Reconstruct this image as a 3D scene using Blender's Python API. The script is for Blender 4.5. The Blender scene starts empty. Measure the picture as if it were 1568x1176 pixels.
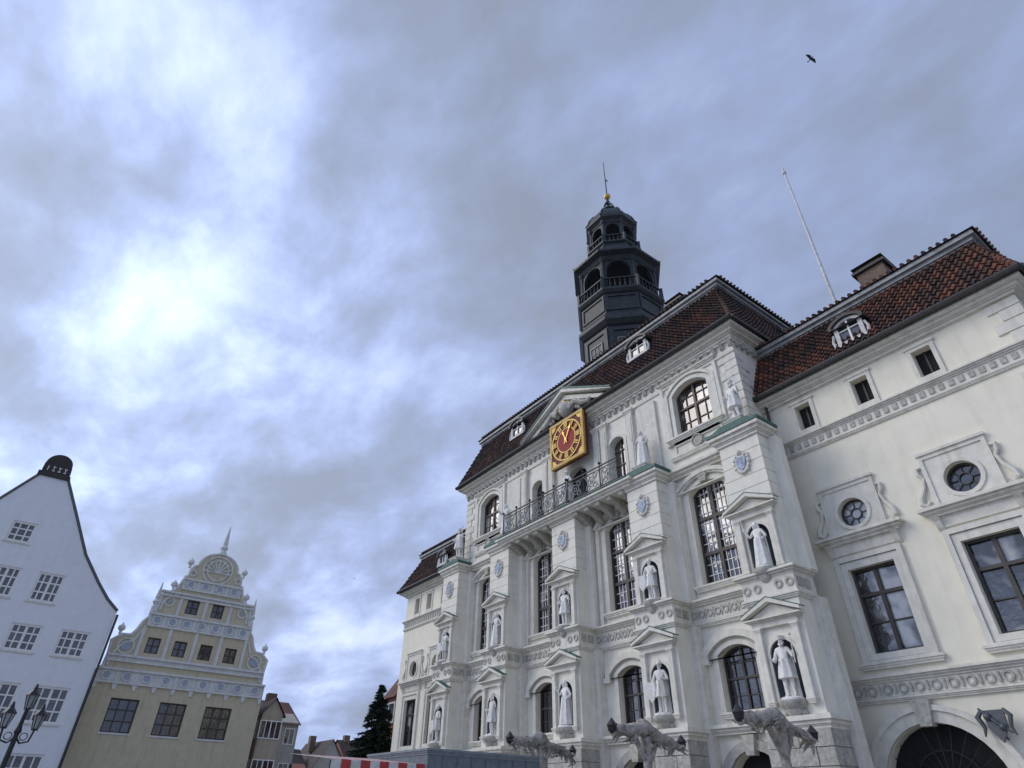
import bpy, bmesh, math, random
from mathutils import Vector, Matrix
from mathutils.geometry import tessellate_polygon
random.seed(7)
R=math.radians
sc=bpy.context.scene
col=sc.collection
# ------------------------------------------------------------------ geometry helpers
class G:
    def __init__(s): s.v=[];s.f=[];s.r=[]
    def add(s,vs,fs,r=None,M=None):
        o=len(s.v)
        if M is not None: vs=[M@Vector(p) for p in vs]
        s.v+= [tuple(p) for p in vs]
        s.f+= [tuple(o+i for i in f) for f in fs]
        if r is None: r=random.random()
        s.r+= [r]*len(fs) if not isinstance(r,list) else r
    def box(s,x0,x1,y0,y1,z0,z1,M=None):
        j=lambda:random.uniform(-.0015,.0015)
        x0,x1=min(x0,x1)+j(),max(x0,x1)+j();y0,y1=min(y0,y1)+j(),max(y0,y1)+j();z0,z1=min(z0,z1)+j(),max(z0,z1)+j()
        s.add([(x0,y0,z0),(x1,y0,z0),(x1,y1,z0),(x0,y1,z0),(x0,y0,z1),(x1,y0,z1),(x1,y1,z1),(x0,y1,z1)],
              [(3,2,1,0),(4,5,6,7),(0,1,5,4),(1,2,6,5),(2,3,7,6),(3,0,4,7)],M=M)
    def extr(s,loops,d0,d1,ax='x',back=False,M=None):
        d0+=random.uniform(-.001,.001)
        mp=(lambda u,v,d:(d,u,v)) if ax=='x' else ((lambda u,v,d:(u,d,v)) if ax=='y' else (lambda u,v,d:(u,v,d)))
        flat=[p for l in loops for p in l]
        tr=tessellate_polygon([[Vector((p[0],p[1],0)) for p in l] for l in loops])
        n=len(flat)
        vs=[mp(p[0],p[1],d0) for p in flat]+[mp(p[0],p[1],d1) for p in flat]
        fs=[tuple(t) for t in tr]
        if back: fs+=[tuple(i+n for i in t) for t in tr]
        o=0
        for l in loops:
            k=len(l)
            for i in range(k):
                a=o+i;b=o+(i+1)%k
                fs.append((a,b,b+n,a+n))
            o+=k
        s.add(vs,fs,M=M)
    def lathe(s,prof,cx,cy,n=16,rot=0,cap=True,M=None,a0=0,a1=2*math.pi,fold=0,nf=0):
        vs=[];fs=[];full=abs(a1-a0-2*math.pi)<1e-6
        m=n if full else n+1
        for (r,z) in prof:
            for i in range(m):
                a=rot+a0+(a1-a0)*i/n
                rr=r*(1+fold*math.sin(nf*a))
                vs.append((cx+rr*math.cos(a),cy+rr*math.sin(a),z))
        for j in range(len(prof)-1):
            for i in range(n):
                i2=(i+1)%m
                fs.append((j*m+i,j*m+i2,(j+1)*m+i2,(j+1)*m+i))
        if cap and full:
            fs.append(tuple(range(m-1,-1,-1)));fs.append(tuple((len(prof)-1)*m+i for i in range(m)))
        s.add(vs,fs,M=M)
    def tube(s,pts,rad,n=8,M=None,closed=False):
        pts=[Vector(p) for p in pts]
        if not isinstance(rad,(list,tuple)): rad=[rad]*len(pts)
        k=len(pts);vs=[];fs=[];up=None
        for i,p in enumerate(pts):
            if closed: t=(pts[(i+1)%k]-pts[i-1]).normalized()
            else: t=(pts[min(i+1,k-1)]-pts[max(i-1,0)]).normalized()
            if up is None:
                up=Vector((0,0,1)) if abs(t.z)<.9 else Vector((1,0,0))
            up=(up-t*up.dot(t)).normalized();w=t.cross(up)
            for q in range(n):
                a=2*math.pi*q/n
                vs.append(p+(up*math.cos(a)+w*math.sin(a))*rad[i])
        for i in range(k if closed else k-1):
            i2=(i+1)%k
            for q in range(n):
                q2=(q+1)%n
                fs.append((i*n+q,i*n+q2,i2*n+q2,i2*n+q))
        if not closed:
            fs.append(tuple(range(n-1,-1,-1)));fs.append(tuple((k-1)*n+q for q in range(n)))
        s.add(vs,fs,M=M)
    def ball(s,c,r,n=10,sz=1,M=None):
        pr=[(max(.001,r*math.sin(math.pi*i/(n//2+2))),c[2]-r*sz*math.cos(math.pi*i/(n//2+2))) for i in range(n//2+3)]
        s.lathe(pr,c[0],c[1],n,M=M)
    def mould(s,x0,x1,y0,y1,z0,z1,pr,back=None):
        st=[(0,.22,.25),(.22,.34,.4),(.34,.62,.62),(.62,.86,1.0),(.86,1.0,.9)]
        h=z1-z0
        for a,b,k in st:
            s.box(x0-pr*k,x1,y0-pr*k,y1+pr*k,z0+h*a,z0+h*b)
    def build(s,name,mat,parent=None,smooth=False,recalc=True):
        me=bpy.data.meshes.new(name);me.from_pydata(s.v,[],s.f)
        at=me.attributes.new('rnd','FLOAT','FACE');at.data.foreach_set('value',s.r)
        me.update()
        if recalc:
            bm=bmesh.new();bm.from_mesh(me);bmesh.ops.recalc_face_normals(bm,faces=bm.faces);bm.to_mesh(me);bm.free()
        if smooth:
            me.polygons.foreach_set('use_smooth',[True]*len(me.polygons))
            try: me.set_sharp_from_angle(angle=R(45))
            except Exception: pass
        me.materials.append(mat)
        ob=bpy.data.objects.new(name,me);col.objects.link(ob)
        if parent: ob.parent=parent
        return ob
def empty(name):
    e=bpy.data.objects.new(name,None);col.objects.link(e);return e
def rect(c0,c1,z0,z1): return [(c0,z0),(c1,z0),(c1,z1),(c0,z1)]
def archf(hw,rise): return (hw*hw+rise*rise)/(2*rise)
def arch(c,z0,zs,hw,rise,n=12):
    Rr=archf(hw,rise);cz=zs+rise-Rr;th=math.asin(min(1,hw/Rr))
    if rise>hw: th=math.pi-th
    l=[(c-hw,z0),(c+hw,z0)]
    for i in range(n+1):
        a=th-2*th*i/n
        l.append((c+Rr*math.sin(a),cz+Rr*math.cos(a)))
    return l
def archh(c,zs,hw,rise,y):
    Rr=archf(hw,rise);cz=zs+rise-Rr
    return cz+math.sqrt(max(0,Rr*Rr-(y-c)**2))
def circ(c,z,r,n=24): return [(c+r*math.cos(2*math.pi*i/n),z+r*math.sin(2*math.pi*i/n)) for i in range(n)]
# ------------------------------------------------------------------ materials
def nt(name):
    m=bpy.data.materials.new(name);m.use_nodes=True;t=m.node_tree
    return m,t,t.nodes['Principled BSDF']
def stucco(name,c,var=.12,rough=.85,bump=.15,scale=2.0,streak=.2,fine=30,dirt=(.50,.47,.40)):
    m,t,b=nt(name);N=t.nodes;L=t.links
    g=N.new('ShaderNodeNewGeometry')
    n1=N.new('ShaderNodeTexNoise');n1.inputs['Scale'].default_value=scale;n1.inputs['Detail'].default_value=5
    L.new(g.outputs['Position'],n1.inputs['Vector'])
    mp=N.new('ShaderNodeMapping');mp.inputs['Scale'].default_value=(3,3,.35);L.new(g.outputs['Position'],mp.inputs['Vector'])
    n2=N.new('ShaderNodeTexNoise');n2.inputs['Scale'].default_value=1.3;n2.inputs['Detail'].default_value=5;L.new(mp.outputs[0],n2.inputs['Vector'])
    r1=N.new('ShaderNodeMapRange');r1.inputs[1].default_value=.3;r1.inputs[2].default_value=.7;r1.inputs[3].default_value=1-var;r1.inputs[4].default_value=1+var*.6
    L.new(n1.outputs[0],r1.inputs[0])
    mx=N.new('ShaderNodeVectorMath');mx.operation='SCALE';mx.inputs[0].default_value=c;L.new(r1.outputs[0],mx.inputs['Scale'])
    r2=N.new('ShaderNodeMapRange');r2.inputs[1].default_value=.50;r2.inputs[2].default_value=.78;r2.inputs[3].default_value=0;r2.inputs[4].default_value=streak*2
    L.new(n2.outputs[0],r2.inputs[0])
    mm=N.new('ShaderNodeMix');mm.data_type='RGBA';mm.blend_type='MULTIPLY';mm.inputs[7].default_value=(*dirt,1)
    L.new(r2.outputs[0],mm.inputs[0]);L.new(mx.outputs[0],mm.inputs[6]);L.new(mm.outputs[2],b.inputs['Base Color'])
    n3=N.new('ShaderNodeTexNoise');n3.inputs['Scale'].default_value=fine;n3.inputs['Detail'].default_value=3;L.new(g.outputs['Position'],n3.inputs['Vector'])
    bp=N.new('ShaderNodeBump');bp.inputs['Strength'].default_value=bump;bp.inputs['Distance'].default_value=.03;L.new(n3.outputs[0],bp.inputs['Height']);L.new(bp.outputs[0],b.inputs['Normal'])
    b.inputs['Roughness'].default_value=rough
    return m
def tiles(name,c1,c2,c3):
    m,t,b=nt(name);N=t.nodes;L=t.links
    a=N.new('ShaderNodeAttribute');a.attribute_name='rnd'
    g=N.new('ShaderNodeNewGeometry')
    n=N.new('ShaderNodeTexNoise');n.inputs['Scale'].default_value=.7;n.inputs['Detail'].default_value=5;L.new(g.outputs['Position'],n.inputs['Vector'])
    ad=N.new('ShaderNodeMath');ad.operation='MULTIPLY_ADD';ad.inputs[1].default_value=.45;L.new(a.outputs['Fac'],ad.inputs[0])
    m2=N.new('ShaderNodeMath');m2.operation='MULTIPLY';m2.inputs[1].default_value=.75;L.new(n.outputs[0],m2.inputs[0]);L.new(m2.outputs[0],ad.inputs[2])
    cr=N.new('ShaderNodeValToRGB');e=cr.color_ramp.elements
    e[0].position=.3;e[0].color=(*c1,1);e[1].position=.95;e[1].color=(*c3,1);x=e.new(.62);x.color=(*c2,1)
    L.new(ad.outputs[0],cr.inputs[0])
    n5=N.new('ShaderNodeTexNoise');n5.inputs['Scale'].default_value=14;L.new(g.outputs['Position'],n5.inputs['Vector'])
    mm=N.new('ShaderNodeMix');mm.data_type='RGBA';mm.blend_type='MULTIPLY';mm.inputs[0].default_value=.7
    L.new(cr.outputs[0],mm.inputs[6]);L.new(n5.outputs[0],mm.inputs[7]);L.new(mm.outputs[2],b.inputs['Base Color'])
    b.inputs['Roughness'].default_value=.75
    return m
def glassm(name,c,ior=2.1,rough=.04,light=None,p0=.45,p1=.65):
    m,t,b=nt(name);N=t.nodes;L=t.links
    g=N.new('ShaderNodeNewGeometry')
    n=N.new('ShaderNodeTexNoise');n.inputs['Scale'].default_value=1.6;n.inputs['Detail'].default_value=3;L.new(g.outputs['Position'],n.inputs['Vector'])
    bp=N.new('ShaderNodeBump');bp.inputs['Strength'].default_value=.25;bp.inputs['Distance'].default_value=.08;L.new(n.outputs[0],bp.inputs['Height']);L.new(bp.outputs[0],b.inputs['Normal'])
    cr=N.new('ShaderNodeValToRGB');e=cr.color_ramp.elements
    e[0].position=p0;e[0].color=(*c,1);e[1].position=p1;e[1].color=(*(light or tuple(min(1,q*2.5) for q in c)),1)
    n2=N.new('ShaderNodeTexNoise');n2.inputs['Scale'].default_value=1.1;L.new(g.outputs['Position'],n2.inputs['Vector'])
    L.new(n2.outputs[0],cr.inputs[0]);L.new(cr.outputs[0],b.inputs['Base Color'])
    b.inputs['Roughness'].default_value=rough;b.inputs['IOR'].default_value=ior
    return m
def flat(name,c,rough=.5,metal=0,var=.2,scale=8,bump=.1):
    m,t,b=nt(name);N=t.nodes;L=t.links
    g=N.new('ShaderNodeNewGeometry')
    n1=N.new('ShaderNodeTexNoise');n1.inputs['Scale'].default_value=scale;n1.inputs['Detail'].default_value=4;L.new(g.outputs['Position'],n1.inputs['Vector'])
    r1=N.new('ShaderNodeMapRange');r1.inputs[1].default_value=.3;r1.inputs[2].default_value=.7;r1.inputs[3].default_value=1-var;r1.inputs[4].default_value=1+var;L.new(n1.outputs[0],r1.inputs[0])
    mx=N.new('ShaderNodeVectorMath');mx.operation='SCALE';mx.inputs[0].default_value=c;L.new(r1.outputs[0],mx.inputs['Scale']);L.new(mx.outputs[0],b.inputs['Base Color'])
    bp=N.new('ShaderNodeBump');bp.inputs['Strength'].default_value=bump;bp.inputs['Distance'].default_value=.02;L.new(n1.outputs[0],bp.inputs['Height']);L.new(bp.outputs[0],b.inputs['Normal'])
    b.inputs['Roughness'].default_value=rough;b.inputs['Metallic'].default_value=metal
    return m
M_cream=stucco('cream_stucco',(.80,.765,.63),.05,streak=.08,bump=.1)
M_white=stucco('pale_stucco',(.77,.745,.65),.07,streak=.13,bump=.12)
M_trim=stucco('stone_trim',(.70,.68,.60),.12,streak=.20,scale=4,bump=.2)
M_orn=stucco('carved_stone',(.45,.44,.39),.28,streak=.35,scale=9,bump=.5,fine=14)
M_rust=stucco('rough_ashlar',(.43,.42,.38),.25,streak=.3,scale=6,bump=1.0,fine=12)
M_statue=stucco('statue_stone',(.80,.79,.75),.16,streak=.35,scale=8,bump=.25)
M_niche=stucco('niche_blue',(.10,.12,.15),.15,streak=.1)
M_tile=tiles('roof_tiles_dark',(.032,.025,.022),(.075,.043,.031),(.21,.08,.045))
M_tiler=tiles('roof_tiles_red',(.04,.028,.024),(.10,.046,.032),(.30,.10,.05))
M_tower=flat('weathered_copper_dark',(.018,.025,.029),.55,.1,.5,3,.3)
M_verd=flat('verdigris',(.045,.115,.10),.6,.1,.3)
M_lead=flat('lead_sheet',(.27,.28,.28),.55,.1,.25,3)
M_gutter=flat('gutter_metal',(.045,.042,.04),.5,.3)
M_frame=flat('dark_window_frame',(.05,.042,.036),.5)
M_frameb=flat('brown_window_frame',(.10,.06,.045),.5)
M_wframe=flat('white_window_frame',(.75,.75,.73),.5,var=.06)
M_glass=glassm('window_glass',(.012,.014,.018),2.0,light=(.05,.055,.06))
M_glassr=glassm('window_glass_curtain',(.02,.024,.03),2.0,light=(.38,.39,.39),p0=.50,p1=.62)
M_tglass=flat('dusty_tower_glass',(.03,.035,.04),.5)
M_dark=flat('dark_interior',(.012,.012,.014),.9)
M_gold=flat('gilding',(.62,.41,.10),.45,.5,.1)
M_ochre=flat('clock_face_gold',(.52,.34,.065),.5,.2,.2)
M_red=flat('clock_red',(.26,.010,.008),.7)
M_black=flat('black_paint',(.015,.015,.017),.4)
M_iron=flat('wrought_iron',(.025,.028,.03),.5,.4)
M_ironl=flat('painted_iron_grey',(.13,.15,.165),.5,.2)
# ------------------------------------------------------------------ shared windows
def mullions(g,x,c,z0,zs,hw,rise,vs,hs,tv,th,dep=.05,thick_c=None):
    for k in vs:
        y=c-hw+2*hw*k
        top=archh(c,zs,hw,rise,y) if rise else zs
        g.box(x-dep,x+.02,y-tv/2,y+tv/2,z0,top)
    for z in hs:
        if z<=zs: e=hw
        else: 
            Rr=archf(hw,rise);cz=zs+rise-Rr;e=math.sqrt(max(0,Rr*Rr-(z-cz)**2))
        g.box(x-dep*.9,x+.02,c-e,c+e,z-th/2,z+th/2)
# ------------------------------------------------------------------ TOWN HALL
TH=empty('town_hall')
PI=[11.25,16.3,21.6,27.0,32.1]
BY=[13.72,18.8,24.3,29.55]
wall=G();trim=G();orn=G();rust=G();nich=G();glass=G();glassr=G();fr=G();frb=G();wfr=G();dark=G();verd=G();lead=G();shield=G();gut=G();cream=G()
YC0,YC1=11.1,32.3
holes=[]
for b in BY:
    holes.append(arch(b,8.85,12.62,.88,.38))
    holes.append(arch(b,4.5,6.3,.76,.28))
    holes.append(arch(b,.1,2.5,1.05,.85))
for b in (13.65,29.6): holes.append(arch(b,15.5,17.65,.98,.42))
holes.append(arch(21.55,13.95,16.3,.8,.5))
for b in (18.4,24.75): holes.append(arch(b,14.2,16.9,.5,.3))
wall.extr([rect(YC0,YC1,0,19.0)]+holes,20,20.45)
wall.box(20.8,33,YC0+.01,YC1-.01,0,19.0)
wall.box(20.44,20.8,YC0+.01,YC0+.4,0,19);wall.box(20.44,20.8,YC1-.4,YC1-.01,0,19)
for b in BY:
    z0,zs,hw,rs=8.85,12.62,.88,.38
    glassr.extr([arch(b,z0,zs,hw,rs)],20.32,20.34)
    fr.extr([arch(b,z0,zs,hw,rs),arch(b,z0+.09,zs-.02,hw-.09,rs-.05)],20.22,20.32)
    mullions(fr,20.29,b,z0,zs,hw,rs,[.5],[z0+1.25,z0+2.7],.13,.13,.08)
    lat=[z0+.42*i for i in range(1,10)]
    mullions(wfr,20.31,b,z0+.1,zs-.05,hw-.1,rs-.05,[.13,.26,.39,.61,.74,.87],lat,.03,.03,.03)
    trim.extr([arch(b,8.62,12.66,1.12,.52),arch(b,8.86,12.62,.9,.39)],19.93,20.0)
    trim.extr([arch(b,8.3,12.72,1.5,.68),arch(b,8.3,12.72,1.28,.56)],19.86,20.0)
    trim.extr([arch(b,12.8,12.85,1.58,.66),arch(b,12.75,12.72,1.48,.62)],19.78,20.0)
    trim.mould(19.9,20,b-1.15,b+1.15,8.62,8.84,.1)
    orn.extr([[(b-.14,12.95),(b+.14,12.95),(b+.22,13.44),(b-.22,13.44)]],19.8,20)
    for q in range(-2,3): orn.ball((19.84,b+q*.09,13.2+.03*(q%2)),.07,8)
    glass.extr([arch(b,4.5,6.3,.76,.28)],20.3,20.32)
    fr.extr([arch(b,4.5,6.3,.76,.28),arch(b,4.58,6.28,.69,.22)],20.22,20.3)
    mullions(fr,20.28,b,4.5,6.3,.76,.28,[.5],[5.55],.09,.08,.05)
    mullions(fr,20.29,b,4.5,6.3,.76,.28,[.25,.75],[5.0,6.05],.03,.03,.03)
    trim.extr([arch(b,4.5,6.35,.98,.4),arch(b,4.51,6.3,.77,.285)],19.92,20.0)
    trim.extr([arch(b,6.2,6.5,1.38,.58),arch(b,6.2,6.35,1.12,.5)],19.8,20.0)
    trim.box(19.78,20,b-1.5,b-1.1,6.05,6.24);trim.box(19.78,20,b+1.1,b+1.5,6.05,6.24)
    trim.mould(19.9,20,b-.9,b+.9,4.3,4.49,.1)
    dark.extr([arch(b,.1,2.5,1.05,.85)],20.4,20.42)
    rust.extr([arch(b,.1,2.5,1.4,1.15),arch(b,.1,2.5,1.06,.86)],19.85,20)
    orn.extr([[(b-.15,3.2),(b+.15,3.2),(b+.24,3.78),(b-.24,3.78)]],19.72,20)
for b in (13.65,29.6):
    z0,zs,hw,rs=15.5,17.65,.98,.42
    glassr.extr([arch(b,z0,zs,hw,rs)],20.32,20.34)
    frb.extr([arch(b,z0,zs,hw,rs),arch(b,z0+.07,zs-.02,hw-.07,rs-.05)],20.22,20.32)
    mullions(frb,20.29,b,z0,zs,hw,rs,[.5],[16.95],.11,.1,.06)
    mullions(frb,20.3,b,z0,zs,hw,rs,[.25,.75],[16.2,17.5],.035,.035,.03)
    trim.extr([arch(b,15.5,17.7,1.2,.56),arch(b,15.51,17.65,.99,.43)],19.9,20.0)
    trim.extr([arch(b,15.2,17.78,1.45,.66),arch(b,15.2,17.74,1.22,.6)],19.84,20.0)
    trim.mould(19.85,20,b-1.4,b+1.4,15.22,15.46,.15)
    trim.mould(19.9,20,b-1.5,b+1.5,14.42,14.6,.06)
    orn.extr([circ(b,14.9,.22,14)],19.86,20);orn.extr([circ(b,14.9,.3,14),circ(b,14.9,.24,14)],19.82,20)
    trim.extr([rect(b-1.3,b+1.3,14.65,15.15),rect(b-1.2,b+1.2,14.72,15.08)],19.93,20)
    trim.box(19.86,20,b-1.62,b-1.46,15.2,18.3);trim.box(19.86,20,b+1.46,b+1.62,15.2,18.3)
    trim.mould(19.9,20,b-1.55,b+1.55,18.42,18.6,.12)
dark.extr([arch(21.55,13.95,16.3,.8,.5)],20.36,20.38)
for b in (18.4,24.75):
    glass.extr([arch(b,14.2,16.9,.5,.3)],20.3,20.32);mullions(frb,20.28,b,14.2,16.9,.5,.3,[.5],[15,15.8,16.6],.05,.05)
    trim.extr([arch(b,14.1,16.95,.68,.4),arch(b,14.2,16.9,.51,.31)],19.9,20.0)
for y in (17.35,19.75,23.45,25.95,19.2,24.0):
    w=.22
    trim.box(19.8,20,y-w,y+w,14.0,18.0);trim.mould(19.82,20,y-w,y+w,18.0,18.3,.1);trim.mould(19.82,20,y-w,y+w,14.0,14.3,.06)
    trim.box(19.77,19.8,y-w+.07,y+w-.07,14.5,17.8)
for y in (PI[1],PI[3]):
    trim.box(19.86,20,y-.6,y+.6,14.0,18.05)
trim.box(19.93,20.0,YC0-.07,YC1+.07,18.28,18.42)
trim.box(19.9,33,YC0-.1,YC1+.1,18.9,19.02)
n=int((YC1-YC0)/.42)
for i in range(n+1):
    y=YC0+.05+(YC1-YC0-.1)*i/n
    orn.extr([[(19.8,18.9),(20,18.9),(20,18.58),(19.94,18.6),(19.88,18.72)]],y-.09,y+.09,'y',back=True)
for i in range(28):
    x=20.3+.42*i; orn.box(x-.09,x+.09,YC0-.18,YC0,18.66,18.9)
trim.mould(19.98,33,YC0,YC1,19.02,19.55,.55)
def quoins(g,x,y,z0,z1,sy,h=.42):
    z=z0;i=0
    while z<z1-.1:
        l=.85 if i%2 else .55
        ya,yb=(y-.06,y+l) if sy>0 else (y-l,y+.06)
        g.box(x-.06,x+.02,ya,yb,z+.02,min(z+h,z1)-.02)
        if sy>0: g.box(x-.06,x+(1.4-l),y-.06,y+.02,z+.02,min(z+h,z1)-.02)
        z+=h;i+=1
quoins(trim,20,YC0,14.1,18.2,1);quoins(trim,20,YC1,14.1,18.2,-1)
def band(y0,y1):
    trim.box(19.9,20,y0,y1,7.55,8.12)
    trim.mould(19.88,20,y0,y1,8.12,8.34,.22)
    trim.mould(19.92,20,y0,y1,7.36,7.52,.1)
    k=int((y1-y0)/.36)
    for i in range(k):
        y=y0+(i+.5)*(y1-y0)/k
        orn.extr([circ(y,7.83,.15,10),circ(y,7.83,.08,10)],19.86,19.91)
        orn.box(19.87,19.91,y+.155,y+.2,7.65,8.0)
    trim.mould(19.85,20,y0,y1,3.82,4.12,.25)
    trim.mould(19.9,20,y0,y1,13.5,13.92,.3)
    rust.box(19.9,19.99,y0,y1,0,.6)
for i in range(4): band(PI[i]+.9,PI[i+1]-.9)
def niche(yc,x,z0,zs,r,n=10):
    vs=[];fs=[]
    for j in range(2):
        z=(z0,zs)[j]
        for i in range(n+1):
            a=math.pi*i/n
            vs.append((x+r*math.sin(a),yc+r*math.cos(a),z))
    K=5
    for j in range(1,K+1):
        b=math.pi/2*j/K
        for i in range(n+1):
            a=math.pi*i/n
            vs.append((x+r*math.sin(a)*math.cos(b),yc+r*math.cos(a)*math.cos(b) ,zs+r*math.sin(b)))
    for j in range(K+1):
        for i in range(n):
            o=j*(n+1)+i
            fs.append((o,o+1,o+n+2,o+n+1))
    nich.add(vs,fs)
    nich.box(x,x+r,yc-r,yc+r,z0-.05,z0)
def aedicule(yc,x,z0,zs,ztop):
    r=.44
    niche(yc,x,z0,zs,r)
    trim.extr([arch(yc,z0,zs,r+.1,r+.1),arch(yc,z0+.01,zs,r,r-.001)],x-.05,x)
    for sgn in (-1,1):
        a=yc+sgn*.66
        trim.box(x-.16,x,a-.1,a+.1,z0-.05,ztop-.52)
        trim.mould(x-.16,x,a-.1,a+.1,ztop-.55,ztop-.42,.05)
        trim.mould(x-.16,x,a-.1,a+.1,z0-.1,z0+.06,.05)
    trim.box(x-.14,x,yc-.8,yc+.8,ztop-.42,ztop-.28)
    trim.mould(x-.1,x,yc-.8,yc+.8,ztop-.28,ztop-.14,.22)
    zb=ztop-.14
    trim.extr([[(yc-.95,zb),(yc+.95,zb),(yc,zb+.42)]],x-.12,x)
    for sgn in (-1,1):
        trim.extr([[(yc+sgn*1.06,zb+.02),(yc+sgn*1.06,zb+.12),(yc,zb+.58),(yc,zb+.44)]],x-.34,x)
        verd.extr([[(yc+sgn*1.07,zb+.12),(yc+sgn*1.07,zb+.15),(yc,zb+.61),(yc,zb+.58)]],x-.35,x)
    orn.lathe([(.05,z0-.62),(.12,z0-.58),(.1,z0-.5),(.2,z0-.4),(.3,z0-.26),(.3,z0-.22),(.42,z0-.12),(.44,z0-.02),(.44,z0+.02)],x-.02,yc,14)
    for q in (-.3,.3): orn.ball((x-.06,yc+q,z0-.3),.1,8)
def pier(yc):
    hw=.93
    trim.box(19.6,20.02,yc-1.25,yc+1.25,.0,7.4)
    wall.box(19.62,20.02,yc-1.2,yc+1.2,8.3,13.4)
    z=0
    for i in range(8):
        for a,b_ in ((-1.05,-.02 if i%2 else -.5),((.0 if i%2 else -.48),(1.05 if i%2 else .5)),((1.04,1.05) if i%2 else (.52,1.05))):
            if b_-a<.1: continue
            rust.box(18.62-random.uniform(0,.03),20,yc+a+.008,yc+b_-.008,z+.012,z+.45)
        z+=.46
    rust.box(18.68,19.95,yc-1.0,yc+1.0,0,3.6)
    trim.mould(18.7,20,yc-1.0,yc+1.0,3.66,4.02,.2)
    wall.extr([rect(yc-hw,yc+hw,4.02,7.5),arch(yc,4.42,5.75,.44,.439)],18.85,19.4)
    wall.box(19.38,20,yc-hw,yc+hw,4.02,7.5)
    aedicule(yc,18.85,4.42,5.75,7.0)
    trim.box(18.8,20,yc-hw-.05,yc+hw+.05,7.5,8.1)
    trim.mould(18.82,20,yc-hw-.03,yc+hw+.03,7.34,7.52,.1)
    for i in (-2,-1,1,2):
        orn.extr([circ(yc+i*.4,7.83,.15,10),circ(yc+i*.4,7.83,.08,10)],18.76,18.81)
    for x in (19.1,19.5): orn.box(x-.15,x+.15,yc-hw-.09,yc-hw-.04,7.68,7.98)
    trim.mould(18.84,20,yc-hw,yc+hw,8.1,8.32,.24)
    h2=.86
    wall.extr([rect(yc-h2,yc+h2,8.3,10.95),arch(yc,8.4,9.6,.44,.439)],18.95,19.45)
    wall.box(19.43,20,yc-h2,yc+h2,8.3,10.95)
    aedicule(yc,18.95,8.4,9.6,10.72)
    z=10.95
    for i in range(5):
        wall.box(18.95,20,yc-h2,yc+h2,z+.02,z+.47);z+=.49
    wall.box(18.97,20,yc-h2+.02,yc+h2-.02,10.95,13.4)
    trim.mould(18.95,20,yc-h2,yc+h2,13.4,13.9,.28)
    verd.box(18.64,20,yc-h2-.31,yc+h2+.31,13.85,13.99)
    verd.extr([[(yc-h2-.28,13.99),(yc+h2+.28,13.99),(yc+.5,14.2),(yc-.5,14.2)]],18.75,19.9)
    trim.box(18.95,19.75,yc-.38,yc+.38,14.1,14.42)
    trim.mould(18.95,19.75,yc-.38,yc+.38,14.36,14.46,.05)
    sh=[(yc-.27,12.75),(yc+.27,12.75),(yc+.28,12.45),(yc+.18,12.22),(yc,12.08),(yc-.18,12.22),(yc-.28,12.45)]
    trim.extr([[(yc+(p[0]-yc)*1.2,12.45+(p[1]-12.45)*1.2) for p in sh]],18.88,18.96)
    shield.extr([[(yc+(p[0]-yc)*.8,12.45+(p[1]-12.45)*.8) for p in sh]],18.84,18.9)
    for a in range(14):
        t=a*2*math.pi/14
        trim.ball((18.88,yc+.31*math.cos(t),12.46+.40*math.sin(t)),.05+.02*(a%2),7)
    trim.ball((18.86,yc,12.9),.1,8)
for y in PI: pier(y)
# balcony
by0,by1=PI[1]+.5,PI[3]-.5
trim.mould(18.75,20,by0,by1,13.56,13.9,.3)
verd.box(18.42,20,by0-.1,by1+.1,13.9,13.95)
for i in range(12):
    y=by0+.6+i*(by1-by0-1.2)/11
    if abs(y-PI[2])<1: continue
    orn.extr([[(18.75,13.55),(20,13.55),(20,12.95),(19.7,13.0),(19.2,13.3),(18.8,13.38)]],y-.14,y+.14,'y',back=True)
wall.build('walls_centre',M_white,TH)
iron=G();ironl=G()
X0=18.52
def rail(y0,y1,x=X0):
    z0,z1=14.0,15.12
    iron.box(x-.03,x+.03,y0,y1,z1-.05,z1);iron.box(x-.02,x+.02,y0,y1,z0+.04,z0+.08);iron.box(x-.02,x+.02,y0,y1,z1-.2,z1-.17)
    k=max(2,int((y1-y0)/.95));
    for i in range(k+1):
        y=y0+(y1-y0)*i/k
        iron.tube([(x,y,z0),(x,y,z1+.08)],.03,6);iron.ball((x,y,z1+.13),.07,8)
        if i<k:
            w=(y1-y0)/k;c=y+w/2
            for (cy,cz,r) in ((c,14.5,.24),(c-.24,14.28,.13),(c+.24,14.28,.13),(c-.24,14.75,.13),(c+.24,14.75,.13),(c,14.5,.1)):
                ironl.tube([(x,cy+r*math.cos(t*math.pi/8),cz+r*math.sin(t*math.pi/8)) for t in range(16)],.024,5,closed=True)
            for q in (.02,.98): 
                ironl.tube([(x,y+w*q,z0+.1),(x,c,14.5),(x,y+w*q,z1-.2)],.018,5)
rail(PI[1]+.9,PI[2]-.95);rail(PI[2]+.95,PI[3]-.9)
rail(PI[2]-.95,PI[2]+.95,18.42)
iron.build('balcony_railing',M_iron,TH);ironl.build('balcony_scrollwork',M_ironl,TH)
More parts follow.
